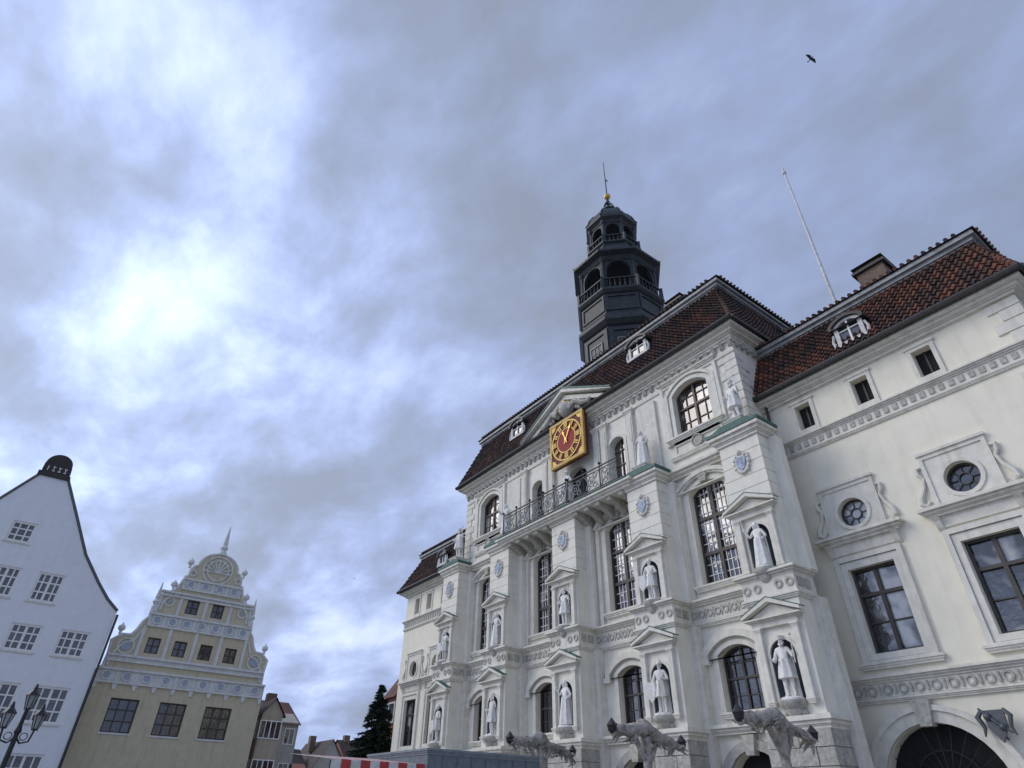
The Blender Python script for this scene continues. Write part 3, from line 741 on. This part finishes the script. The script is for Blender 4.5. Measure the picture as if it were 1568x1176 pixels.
# ------------------------------------------------------------------ generic windows on y-facing facades
def win(gf,gg,xc,z0,z1,hw,y,cols,rows,t=.05,outer=.1):
    gg.box(xc-hw,xc+hw,y+.12,y+.14,z0,z1)
    gf.extr([rect(xc-hw,xc+hw,z0,z1),rect(xc-hw+outer,xc+hw-outer,z0+outer,z1-outer)],y+.02,y+.12,'y')
    for i in range(1,cols):
        x=xc-hw+2*hw*i/cols;w=t*(1.8 if (cols%2==0 and i==cols//2) else 1);gf.box(x-w/2,x+w/2,y+.06,y+.12,z0,z1)
    for i in range(1,rows):
        z=z0+(z1-z0)*i/rows;gf.box(xc-hw,xc+hw,y+.07,y+.12,z-t/2,z+t/2)
# ------------------------------------------------------------------ pale yellow renaissance gable house
YH=empty('renaissance_gabled_house');Y=60.0;c=10.9
half=[(6.5,0),(6.5,10.2),(6.15,10.25),(6.1,11.2),(6.2,12.2),(5.6,12.7),(5.0,12.75),(4.7,13.2),(4.45,13.9),(4.15,14.3),(4.15,14.75),(3.85,14.8),(3.75,15.5),(3.75,16.1),(3.3,16.5),(2.9,16.7),(2.65,17.3),(2.5,17.75),(2.45,18.0),(2.25,18.05),(2.2,18.6),(1.95,19.0),(1.7,19.1)]
arc=[(1.7*math.cos(a),19.1+1.35*math.sin(a)) for a in [math.pi*i/12 for i in range(1,12)]]
out=[(c+a,b) for a,b in half]+[(c+a,b) for a,b in arc]+[(c-a,b) for a,b in reversed(half)]
W1=[(7.1,1.0),(10.6,1.0),(14.1,1.05)]
hs=[rect(x-w,x+w,5.9,8.2) for x,w in W1]+[rect(x-.5,x+.5,11.55,12.75) for x in (7.7,9.75,11.8,13.85)]+[rect(x-.5,x+.5,14.95,16.1) for x in (9.75,11.85)]
hs+=[rect(x-1,x+1,1.0,3.6) for x in (7.1,10.6,14.1)]
ye=G();ye.extr([out]+hs,Y,Y+.35,'y');ye.box(4.42,17.38,Y+.5,Y+14,0,10.1)
for xs in (4.42,17.0): ye.box(xs,xs+.38,Y+.3,Y+.5,0,10.1)
M_yel=stucco('pale_yellow_stucco',(.56,.50,.35),.08,streak=.2);ye.build('walls',M_yel,YH)
yf=G();yg=G();yt=G();yb=G()
for x,w in W1:
    win(yf,yg,x,5.9,8.2,w,Y+.1,3,3,.09);yt.box(x-w-.1,x+w+.1,Y-.06,Y,5.78,5.9)
for x in (7.7,9.75,11.8,13.85): win(yf,yg,x,11.55,12.75,.5,Y+.1,2,2,.07,.08)
for x in (9.75,11.85): win(yf,yg,x,14.95,16.1,.5,Y+.1,2,2,.07,.08)
for x in (7.1,10.6,14.1): win(yf,yg,x,1.0,3.6,1,Y+.1,2,3)
yf.build('window_frames',M_frame,YH);yg.build('window_glass',M_glass,YH)
def bandy(x0,x1,z0,z1,n):
    yt.box(x0,x1,Y-.06,Y+.02,z0,z1)
    yt.box(x0-.1,x1+.1,Y-.22,Y+.02,z1-.02,z1+.14);yt.box(x0-.05,x1+.05,Y-.14,Y+.02,z0-.14,z0)
    for i in range(n):
        x=x0+(i+.5)*(x1-x0)/n
        if z1-z0>.3:
            yb.extr([circ(x,(z0+z1)/2,min(.3,(z1-z0)*.42),14)],Y-.12,Y-.05,'y')
            yt.extr([circ(x,(z0+z1)/2,min(.36,(z1-z0)*.5),14),circ(x,(z0+z1)/2,min(.26,(z1-z0)*.36),14)],Y-.15,Y-.05,'y')
        xx=x0+i*(x1-x0)/n
        yt.box(xx-.07,xx+.07,Y-.14,Y-.05,z0,z1)
bandy(4.5,17.3,9.3,10.1,9);bandy(c-4.1,c+4.1,13.7,14.5,7);bandy(c-6,c+6,10.85,11.1,1);bandy(c-2.45,c+2.45,17.0,17.7,4);bandy(c-3.8,c+3.8,16.25,16.4,1)
for x in (6.7,8.72,10.78,12.82,14.9): yt.box(x-.12,x+.12,Y-.08,Y+.01,11.14,13.56)
for x in (8.7,10.8,12.9): yt.box(x-.12,x+.12,Y-.08,Y+.01,14.66,16.2)
for i in range(10):
    x=4.6+i*12.6/9; yt.extr([[(x-.2,9.15),(x+.2,9.15),(x+.08,8.75),(x-.08,8.75)]],Y-.1,Y,'y')
yt.tube([(p[0],Y+.05,p[1]) for p in out if p[1]>10.2],.12,6)
for r in (1.3,.95): yt.extr([circ(c,18.95,r,20),circ(c,18.95,r-.12,20)],Y-.08,Y,'y')
for k in range(9):
    a=math.pi*k/8;yt.tube([(c,Y-.04,18.75),(c+1.2*math.cos(a),Y-.06,18.75+1.2*math.sin(a))],[.05,.09],5)
for s_ in (-1,1):
    for (dx,z,r) in ((5.1,11.9,.62),(3.05,15.7,.42),(1.95,18.35,.3)):
        yt.extr([circ(c+s_*dx,z,r,18),circ(c+s_*dx,z,r-.1,18)],Y-.07,Y,'y');yb.extr([circ(c+s_*dx,z,r-.25,16)],Y-.06,Y,'y')
    for (dx,z,h) in ((4.0,14.8,2.4),(5.8,12.8,0),(2.35,18.9,0),(3.1,16.8,0)):
        if h: yt.lathe([(.24,z),(.24,z+.35),(.16,z+.45),(.3,z+.75),(.16,z+1.0),(.2,z+1.1),(.03,z+h)],c+s_*dx,Y+.15,8)
        else: yt.lathe([(.12,z-.1),(.1,z+.1),(.28,z+.3),(.26,z+.5),(.1,z+.65),(.02,z+.8)],c+s_*dx,Y+.15,10)
    # scroll ribbons along the gable shoulders
    for pts in ([(5.95,10.4),(5.8,11.3),(5.3,12.1),(4.7,12.3),(4.4,13.0),(4.2,13.5)],[(3.6,14.9),(3.5,15.6),(3.1,16.1),(2.7,16.3)]):
        yt.tube([(c+s_*a,Y-.03,b) for a,b in pts],.08,6)
yt.lathe([(.4,20.4),(.35,20.7),(.2,20.8),(.36,21.1),(.2,21.4),(.24,21.5),(.04,23.2)],c,Y+.15,8)
yt.box(4.4,4.52,Y-.08,Y+.01,0,9.2)
M_wt=stucco('white_plaster_trim',(.66,.67,.65),.1,streak=.2);yt.build('plaster_ornament',M_wt,YH);yb.build('roundels',flat('bluegrey_roundels',(.34,.39,.46),.7),YH)
g=G();g.add([(4.3,Y+.4,10),(4.3,Y+14,10),(c,Y+14,17.3),(c,Y+.4,17.3),(17.5,Y+.4,10),(17.5,Y+14,10)],[(0,1,2,3),(3,2,5,4),(1,2,5),(0,3,4)]);g.build('roof',M_tiler,YH)
g=G();g.box(4.45,17.35,Y-.02,Y+.001,0,.6);g.build('plinth',M_rust,YH)
# ------------------------------------------------------------------ white gabled house
WH=empty('white_gabled_house');Y=58.0;c=-3.65
hf=[(7.85,0),(7.85,13.9),(6.9,14.65),(5.9,15.7),(4.3,17.6),(2.5,20.6),(1.05,23.0),(.95,23.3)]
out=[(c+a,b) for a,b in hf]+[(c-a,b) for a,b in reversed(hf)]
cols3=(2.1,-.95,-4.05,-7.1,-10.1)
wins=[(x,10.3,12.1,.95) for x in cols3]+[(x,6.0,8.3,1.1) for x in cols3]+[(x,1.6,4.2,1.1) for x in cols3]+[(x,13.7,15.8,.85) for x in (-.85,-3.65,-6.45)]+[(-3.95,17.6,19.15,.78)]
g=G();g.extr([out]+[rect(x-w,x+w,a,b) for x,a,b,w in wins],Y,Y+.35,'y');g.box(c-7.8,c+7.8,Y+.5,Y+15,0,13.8);g.box(3.8,4.18,Y+.3,Y+.5,0,13.8)
M_wh=stucco('white_render',(.74,.77,.80),.04,streak=.06);g.build('walls',M_wh,WH)
wf=G();wg=G();wt=G()
for x,a,b,w in wins:
    win(wf,wg,x,a,b,w,Y+.06,4 if w>.8 else 3,3,.095,.15);wt.box(x-w-.1,x+w+.1,Y-.08,Y,a-.12,a)
wf.build('window_frames',M_wframe,WH);wg.build('window_glass',M_glass,WH);wt.build('sills',M_trim,WH)
g=G()
for s_ in (-1,1):
    g.tube([(c+s_*a,Y+.0,b) for a,b in hf[1:]],[.11]*7,6)
g.build('gable_coping',flat('coping_dark',(.09,.09,.10),.6),WH)
g=G();g.box(c-1.15,c+1.05,Y-.15,Y+1.6,23.0,23.35);g.box(c-1.0,c+.9,Y-.05,Y+1.5,23.35,24.1)
g.extr([arch(c-.05,24.1,24.15,.92,.9,14)],Y-.0,Y+1.45,'y',back=True)
g.build('chimney_cap',brickmat('sooty_brick',(.035,.03,.03),(.055,.045,.04),(.05,.05,.05)),WH)
g=G()
for i,x in enumerate((-.6,-.2,.2,.6)):
    x-=.05
    g.box(c+x-.03,c+x+.03,Y-.09,Y-.05,23.5,23.9)
    if i: g.box(c+x-.1,c+x+.1,Y-.085,Y-.05,23.84,23.9);g.box(c+x-.1,c+x+.1,Y-.085,Y-.05,23.5,23.56)
g.build('iron_date_numerals',M_wt,WH)
g=G();g.add([(c-7.9,Y+.4,12.8),(c-7.9,Y+15,12.8),(c,Y+15,22.2),(c,Y+.4,22.2),(c+7.9,Y+.4,12.8),(c+7.9,Y+15,12.8)],[(0,1,2,3),(3,2,5,4),(1,2,5),(0,3,4)])
g.build('roof',M_tiler,WH)
g=G();g.tube([(4.3,Y-.1,13.6),(4.3,Y-.1,0)],.09,8);g.build('downpipe',M_gutter,WH)
# ------------------------------------------------------------------ background houses
def house(name,x0,x1,y0,y1,ze,zr,wall_m,roof_m,axis='y',nw=3,rows=2):
    e=empty(name);g=G();g.box(x0,x1,y0,y1,0,ze);
    if axis=='y':
        xm=(x0+x1)/2
        g.extr([[(x0,ze),(x1,ze),(xm,zr)]],y0,y0+.2,'y');g.build('walls',wall_m,e)
        g=G();g.add([(x0-.25,y0-.2,ze-.2),(x0-.25,y1,ze-.2),(xm,y1,zr+.1),(xm,y0-.2,zr+.1),(x1+.25,y0-.2,ze-.2),(x1+.25,y1,ze-.2)],[(0,1,2,3),(3,2,5,4)])
    else:
        ym=(y0+y1)/2;g.extr([[(y0,ze),(y1,ze),(ym,zr)]],x0,x1,'x',back=True);g.build('walls',wall_m,e)
        g=G();g.add([(x0-.2,y0-.25,ze-.2),(x1+.2,y0-.25,ze-.2),(x1+.2,ym,zr+.1),(x0-.2,ym,zr+.1),(x0-.2,y1+.25,ze-.2),(x1+.2,y1+.25,ze-.2)],[(0,1,2,3),(3,2,5,4)])
    g.build('roof',roof_m,e,recalc=False)
    g=G();g.box(x0+.8,x0+1.6,(y0+y1)/2-.4,(y0+y1)/2+.4,zr-1.2,zr+.7);g.build('chimney',M_brick,e)
    f=G();q=G()
    for i in range(nw):
        x=x0+(i+.5)*(x1-x0)/nw
        for r in range(rows):
            z=ze-1.9-2.9*r
            if z>0: 
                f.extr([rect(x-.5,x+.5,z,z+1.4),rect(x-.42,x+.42,z+.08,z+1.32)],y0-.05,y0,'y');q.box(x-.45,x+.45,y0-.02,y0-.01,z,z+1.4);f.box(x-.03,x+.03,y0-.05,y0-.01,z,z+1.4)
                yy=y0+(i+.5)*(y1-y0)/nw
                f.extr([rect(yy-.5,yy+.5,z,z+1.4),rect(yy-.4,yy+.4,z+.1,z+1.3)],x0-.05,x0,'x');q.box(x0-.03,x0-.02,yy-.45,yy+.45,z,z+1.4)
    f.build('window_frames',M_wframe,e);q.build('window_glass',M_glass,e)
M_gr=stucco('grey_render',(.40,.38,.33),.1);M_br=stucco('beige_render',(.42,.36,.27),.1)
house('townhouse',18.0,19.8,60.8,66,8.2,9.4,M_br,M_tiler,'y',2)
house('townhouse',19.2,23.9,68,78,8.4,10.6,M_gr,M_tiler,'x',3)
house('townhouse',23.5,27.5,80,88,7.2,9.6,M_br,M_tile,'y',3)
house('townhouse',28.5,34,90,100,5.2,7.9,M_brickr,M_tile,'x',3)
house('townhouse',34.5,39,90,100,5.8,9.0,M_gr,M_tile,'y',3)
house('townhouse',39.5,50,90,100,6.2,9.4,M_brickr,M_tile,'x',3)
house('brick_gable_house',22.95,29,45.6,47.4,8.6,12.6,M_brickr,M_tiler,'y',2)
# ------------------------------------------------------------------ spruce
SP=empty('spruce_tree')
tx,ty,th=21.15,44.3,8.9
g=G();g.tube([(tx,ty,0),(tx,ty,th)],[.22,.03],8);g.build('trunk',flat('bark',(.07,.05,.035),.9),SP)
g=G()
for i in range(600):
    f=random.random()**.75;z=th-f*8.2;r=(.1+f*3.5)*random.uniform(.6,1.1);a=random.uniform(0,2*math.pi)
    if tx+r*math.cos(a)>21.0 and ty+r*math.sin(a)<42.2: r*=.45
    ca,sa=math.cos(a),math.sin(a);k=int(8+r*10)
    for j in range(k):
        u=(j+random.random())/k;rr=r*u;zz=z-.30*rr+.05*rr*rr
        p=Vector((tx+rr*ca,ty+rr*sa,zz))
        for q in range(4):
            d=Vector((random.uniform(-1,1)+ca*.7,random.uniform(-1,1)+sa*.7,random.uniform(-.8,.3))).normalized()*random.uniform(.12,.32)
            w=d.cross(Vector((random.random(),random.random(),random.random()))).normalized()*.05
            g.add([p-w,p+w,p+d],[(0,1,2)])
g.build('needles',flat('spruce_needles',(.014,.028,.016),.8,var=.5,scale=2),SP,recalc=False)
# ------------------------------------------------------------------ market: wooden arm posts
M_wood=stucco('weathered_wood',(.36,.335,.29),.45,streak=.4,scale=9,bump=1.0,fine=18,dirt=(.35,.3,.26))
def woodpost(x,y,h,x0,x1):
    e=empty('rustic_lamp_post');g=G()
    g.tube([(x,y,0),(x+.03,y,1.2),(x-.02,y,h-.6),(x,y,h)],[.12,.1,.1,.13],9)
    n=22;pts=[];rd=[]
    for i in range(n+1):
        f=i/n;pts.append((x0+(x1-x0)*f,y+.05*math.sin(f*11),h+.05+.13*math.cos((f-.4)*5)+.04*math.sin(f*17)-.08*f))
        rd.append((.045+.115*math.sin(math.pi*min(1,max(0,f*.9+.08))))*random.uniform(.75,1.25))
    g.tube(pts,rd,10)
    for i in range(60):
        f=random.randrange(1,n);p=pts[f];a=random.uniform(0,6.28)
        g.tube([p,(p[0]+random.uniform(-.15,.15),p[1]+.16*math.cos(a),p[2]+.16*math.sin(a)-.06),(p[0]+random.uniform(-.22,.22),p[1]+.18*math.cos(a),p[2]+.18*math.sin(a)-.12)],[.05,.035,.008],5)
    g.tube([(x,y,h-.6),(x-.2,y,h-.3),(x-.4,y,h)],[.05,.07,.06],7);g.tube([(x,y,h-.6),(x+.2,y,h-.3),(x+.4,y,h)],[.05,.07,.06],7)
    g.build('post_and_arm',M_wood,e,True)
    l=G()
    for p in (pts[0],pts[-1]):
        l.lathe([(.04,p[2]),(.09,p[2]+.05),(.11,p[2]+.15),(.13,p[2]+.16),(.06,p[2]+.25),(.015,p[2]+.31)],p[0],p[1],8)
    l.build('lantern_heads',M_black,e)
woodpost(12.8,8.1,3.1,11.5,13.9);woodpost(12.4,11.4,3.1,11.3,13.6);woodpost(12.8,15.9,3.15,11.7,14.0)
# market stalls
MS=empty('market_booth');g=G();g.box(8.0,11.25,14,17,.15,2.62);
for i in range(9): g.box(8.0+i*.4,8.03+i*.4,13.98,14.0,.2,2.6)
g.build('body',flat('grey_panel',(.13,.16,.18),.5),MS)
g=G();g.mould(8,11.25,14,17,2.62,2.74,.06);g.build('roof_rim',flat('grey_rim',(.2,.23,.25),.5),MS)
g=G();
for x in (8.6,10.6):
    g.lathe([(.28,-.1),(.28,.1)],0,0,16,M=Matrix.Translation((x,13.95,.3))@Matrix.Rotation(R(90),4,'X'))
g.build('wheels',M_black,MS)
g=G();g.box(8.4,10.6,13.95,13.97,1.1,2.2);g.build('shutter',M_gutter,MS)
AW=empty('striped_market_stall');g1=G();g2=G()
for i in range(10):
    x=5.7+i*.22;(g1 if i%2 else g2).add([(x,13.9,2.42),(x+.22,13.9,2.42),(x+.22,16.5,2.62),(x,16.5,2.62),(x,13.9,2.22),(x+.22,13.9,2.22)],[(0,1,2,3),(4,5,1,0)])
g1.build('awning_red',flat('red_canvas',(.38,.05,.045),.8),AW);g2.build('awning_white',flat('white_canvas',(.55,.55,.53),.8),AW)
g=G()
for x in (5.75,7.85):
    for y in (14.0,16.4): g.tube([(x,y,0),(x,y,2.4)],.04,6)
g.build('poles',M_iron,AW);g=G();g.box(5.8,7.8,14.2,15.2,.0,.95);g.build('counter',M_wood,AW)
# ------------------------------------------------------------------ street lamp
SL=empty('street_lamp');g=G();lx,ly=.42,22.0
g.lathe([(.2,0),(.2,.5),(.1,.6),(.07,1.2),(.06,3.0),(.09,3.05),(.05,3.2),(.04,3.75)],lx,ly,10)
lg=G()
for dx,z in ((-.34,3.1),(.34,3.1),(0,3.55)):
    if dx:
        g.tube([(lx,ly,2.95),(lx+dx*.4,ly,2.8),(lx+dx*.9,ly,2.85),(lx+dx,ly,z)],.025,6)
        g.tube([(lx+dx*.5+.08*math.cos(q*math.pi/6),ly,2.95+.08*math.sin(q*math.pi/6)) for q in range(12)],.012,5,closed=True)
    lg.lathe([(.07,z+.04),(.13,z+.34)],lx+dx,ly,6)
    g.lathe([(.08,z),(.08,z+.04)],lx+dx,ly,6);g.lathe([(.17,z+.34),(.15,z+.38),(.06,z+.48),(.05,z+.52),(.02,z+.62)],lx+dx,ly,6)
    for k in range(6):
        a=k*math.pi/3;g.tube([(lx+dx+.07*math.cos(a),ly+.07*math.sin(a),z+.04),(lx+dx+.135*math.cos(a),ly+.135*math.sin(a),z+.34)],.012,4)
g.build('post_and_frames',M_iron,SL);lg.build('lantern_glass',glassm('lantern_glass',(.15,.16,.17),1.5),SL)
# ------------------------------------------------------------------ heraldic wall ornament
g=G();g.tube([(21.2,6.9,3.35),(20.95,6.9,3.5),(20.8,6.9,3.7),(20.9,6.9,3.9)],.03,6);g.extr([[(6.65,4.0),(7.15,4.0),(7.12,3.6),(6.9,3.25),(6.68,3.6)]],20.82,20.9,'x',back=True)
g.ball((20.8,7.05,3.85),.1,8);g.ball((20.8,6.78,3.6),.09,8);g.tube([(20.8,6.6,3.45),(20.8,6.9,3.72),(20.8,7.2,4.05)],[.02,.05,.03],6)
for q in (-1,1): g.tube([(20.82,6.9+q*.25,4.0),(20.8,6.9+q*.38,3.85),(20.82,6.9+q*.3,3.6),(20.82,6.9+q*.36,3.4)],[.05,.07,.05,.02],6)
g.build('heraldic_wall_ornament',flat('bronze_dark',(.09,.10,.11),.5,.3),None,True)
# ------------------------------------------------------------------ birds
def bird(x,y,z,s,rz,rx):
    g=G();g.tube([(0,-.5,0),(0,-.35,.02),(0,-.1,.02),(0,.2,0),(0,.42,0)],[.02,.07,.1,.07,.015],8)
    for q in (-1,1):
        vs=[(0,-.22,.03),(q*.45,-.3,.16),(q*1.0,-.02,.05),(q*.75,.08,.06),(q*.4,.12,.1),(0,.15,.02)]
        g.add(vs,[(0,1,4,5),(1,2,3,4)])
        g.add([(a,b,c_-.02) for a,b,c_ in vs],[(0,1,4,5),(1,2,3,4)])
    g.add([(-.03,.35,0),(.03,.35,0),(.12,.62,0),(-.12,.62,0)],[(0,1,2,3)])
    g.tube([(0,-.5,0),(0,-.6,-.01)],[.02,.004],5)
    o=g.build('bird',M_black,None,recalc=False);o.location=(x,y,z);o.scale=(s,s,s);o.rotation_euler=(rx,R(25),rz)
bird(25.3,4.5,39.5,.42,R(-10),.3);bird(28.4,71.3,24.5,.3,R(-60),0)
# ------------------------------------------------------------------ ground
g=G();g.add([(-1500,-1500,0),(1500,-1500,0),(1500,1500,0),(-1500,1500,0)],[(0,1,2,3)])
m,t_,b=nt('cobblestones');N=t_.nodes;L=t_.links
gg=N.new('ShaderNodeNewGeometry');vo=N.new('ShaderNodeTexVoronoi');vo.inputs['Scale'].default_value=6;L.new(gg.outputs['Position'],vo.inputs['Vector'])
mr=N.new('ShaderNodeValToRGB');e=mr.color_ramp.elements;e[0].color=(.24,.23,.21,1);e[1].color=(.38,.37,.34,1);L.new(vo.outputs['Color'],mr.inputs[0]);L.new(mr.outputs[0],b.inputs['Base Color']);b.inputs['Roughness'].default_value=.8
bp=N.new('ShaderNodeBump');bp.inputs['Strength'].default_value=.5;bp.inputs['Distance'].default_value=.03;bp.invert=True;L.new(vo.outputs['Distance'],bp.inputs['Height']);L.new(bp.outputs[0],b.inputs['Normal'])
g.build('ground',m,None,recalc=False)
g=G();g.box(17.6,20,0,44,.001,.12);g.box(2,17,56.6,60,.001,.12);g.build('pavement',stucco('pavement_slabs',(.3,.29,.27),.15),None)
# ------------------------------------------------------------------ world
SD=Vector((-.60,.55,.58)).normalized()
el=math.asin(SD.z);az=math.atan2(SD.x,SD.y)
w=bpy.data.worlds.new('World');sc.world=w;w.use_nodes=True;t=w.node_tree;N=t.nodes;L=t.links;N.clear()
outn=N.new('ShaderNodeOutputWorld')
sky=N.new('ShaderNodeTexSky');sky.sky_type='NISHITA';sky.sun_disc=False;sky.sun_elevation=el;sky.sun_rotation=az
b1=N.new('ShaderNodeBackground');b1.inputs[1].default_value=.12;L.new(sky.outputs[0],b1.inputs[0])
tc=N.new('ShaderNodeTexCoord');sx=N.new('ShaderNodeSeparateXYZ');L.new(tc.outputs['Generated'],sx.inputs[0])
def math_(op,a,b=None,c=None,clamp=False):
    n=N.new('ShaderNodeMath');n.operation=op;n.use_clamp=clamp
    for i,v in enumerate((a,b,c)):
        if v is None: continue
        if isinstance(v,(int,float)): n.inputs[i].default_value=v
        else: L.new(v,n.inputs[i])
    return n.outputs[0]
zz=math_('ADD',math_('MAXIMUM',sx.outputs[2],.0),.30)
u=math_('DIVIDE',sx.outputs[0],zz);v=math_('DIVIDE',sx.outputs[1],zz)
cb=N.new('ShaderNodeCombineXYZ');L.new(u,cb.inputs[0]);L.new(v,cb.inputs[1])
def noise(scale,det,rough,dist,off,st=(1,1,1),rot=0):
    mp=N.new('ShaderNodeMapping');mp.inputs['Location'].default_value=off;mp.inputs['Scale'].default_value=st;mp.inputs['Rotation'].default_value=(0,0,rot);L.new(cb.outputs[0],mp.inputs[0])
    n=N.new('ShaderNodeTexNoise');n.inputs['Scale'].default_value=scale;n.inputs['Detail'].default_value=det;n.inputs['Roughness'].default_value=rough;n.inputs['Distortion'].default_value=dist
    L.new(mp.outputs[0],n.inputs['Vector']);return n.outputs[0]
n1=noise(1.7,8,.5,.15,(3.1,1.7,0),(1,.75,1),.6);n2=noise(5.2,8,.56,.15,(7,2,1),(1,.7,1),.9);n3=noise(.9,3,.5,0,(1.3,9.2,3))
dens=math_('ADD',math_('MULTIPLY',n1,.54),math_('MULTIPLY',n2,.46))
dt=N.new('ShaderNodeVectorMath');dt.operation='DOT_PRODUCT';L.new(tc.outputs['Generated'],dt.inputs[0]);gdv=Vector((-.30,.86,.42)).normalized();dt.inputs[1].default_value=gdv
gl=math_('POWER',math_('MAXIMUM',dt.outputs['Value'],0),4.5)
cr=N.new('ShaderNodeValToRGB');e=cr.color_ramp.elements
e[0].position=.38;e[0].color=(.29,.335,.45,1);e[1].position=.66;e[1].color=(.60,.68,.86,1)
for p,c_ in ((.45,(.32,.385,.56)),(.50,(.35,.43,.67)),(.56,(.43,.52,.76))):
    x=e.new(p);x.color=(*c_,1)
L.new(dens,cr.inputs[0])
br=N.new('ShaderNodeMapRange');br.interpolation_type='SMOOTHSTEP';br.inputs[1].default_value=.40;br.inputs[2].default_value=.62;br.inputs[3].default_value=.12;br.inputs[4].default_value=1.0;L.new(dens,br.inputs[0])
west_fill=math_('MULTIPLY',math_('MAXIMUM',math_('SUBTRACT',math_('MULTIPLY',sx.outputs[0],-1.0),.35),0),1.1)  # extra brightness added to the out-of-view sky to light the facade
gain=math_('ADD',math_('ADD',math_('MULTIPLY',math_('MULTIPLY',gl,br.outputs[0]),1.0),west_fill),math_('ADD',math_('MULTIPLY',gl,.42),1.0))
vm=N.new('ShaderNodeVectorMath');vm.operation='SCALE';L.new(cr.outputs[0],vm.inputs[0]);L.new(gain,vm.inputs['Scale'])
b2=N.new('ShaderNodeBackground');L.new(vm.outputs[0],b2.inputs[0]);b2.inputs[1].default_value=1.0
mx=N.new('ShaderNodeMixShader')
fac=N.new('ShaderNodeMapRange');fac.inputs[1].default_value=.35;fac.inputs[2].default_value=.6;fac.inputs[3].default_value=.85;fac.inputs[4].default_value=1;L.new(n3,fac.inputs[0])
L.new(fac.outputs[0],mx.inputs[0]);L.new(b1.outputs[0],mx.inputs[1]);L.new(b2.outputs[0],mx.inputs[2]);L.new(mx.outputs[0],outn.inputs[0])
sl=bpy.data.lights.new('sun','SUN');sl.energy=1.5;sl.angle=R(35);sl.color=(1,.92,.80);so=bpy.data.objects.new('sun',sl);col.objects.link(so)
so.rotation_euler=SD.to_track_quat('Z','Y').to_euler();so.location=(0,0,80)
# ------------------------------------------------------------------ camera
cam=bpy.data.cameras.new('camera');cam.sensor_fit='HORIZONTAL';cam.sensor_width=36;cam.lens=36*925/1568;cam.clip_end=4000;cam.clip_start=.1
co=bpy.data.objects.new('camera',cam);col.objects.link(co)
rgt=Vector((.8026,-.5964,.0175)).normalized();bk=Vector((-.4790,-.6614,-.5773)).normalized()
up=bk.cross(rgt).normalized();rgt=up.cross(bk)
co.matrix_world=Matrix(((rgt.x,up.x,bk.x,0),(rgt.y,up.y,bk.y,0),(rgt.z,up.z,bk.z,1.6),(0,0,0,1)))
sc.camera=co
sc.view_settings.view_transform='Standard';sc.view_settings.look='None';sc.view_settings.exposure=0;sc.view_settings.gamma=1
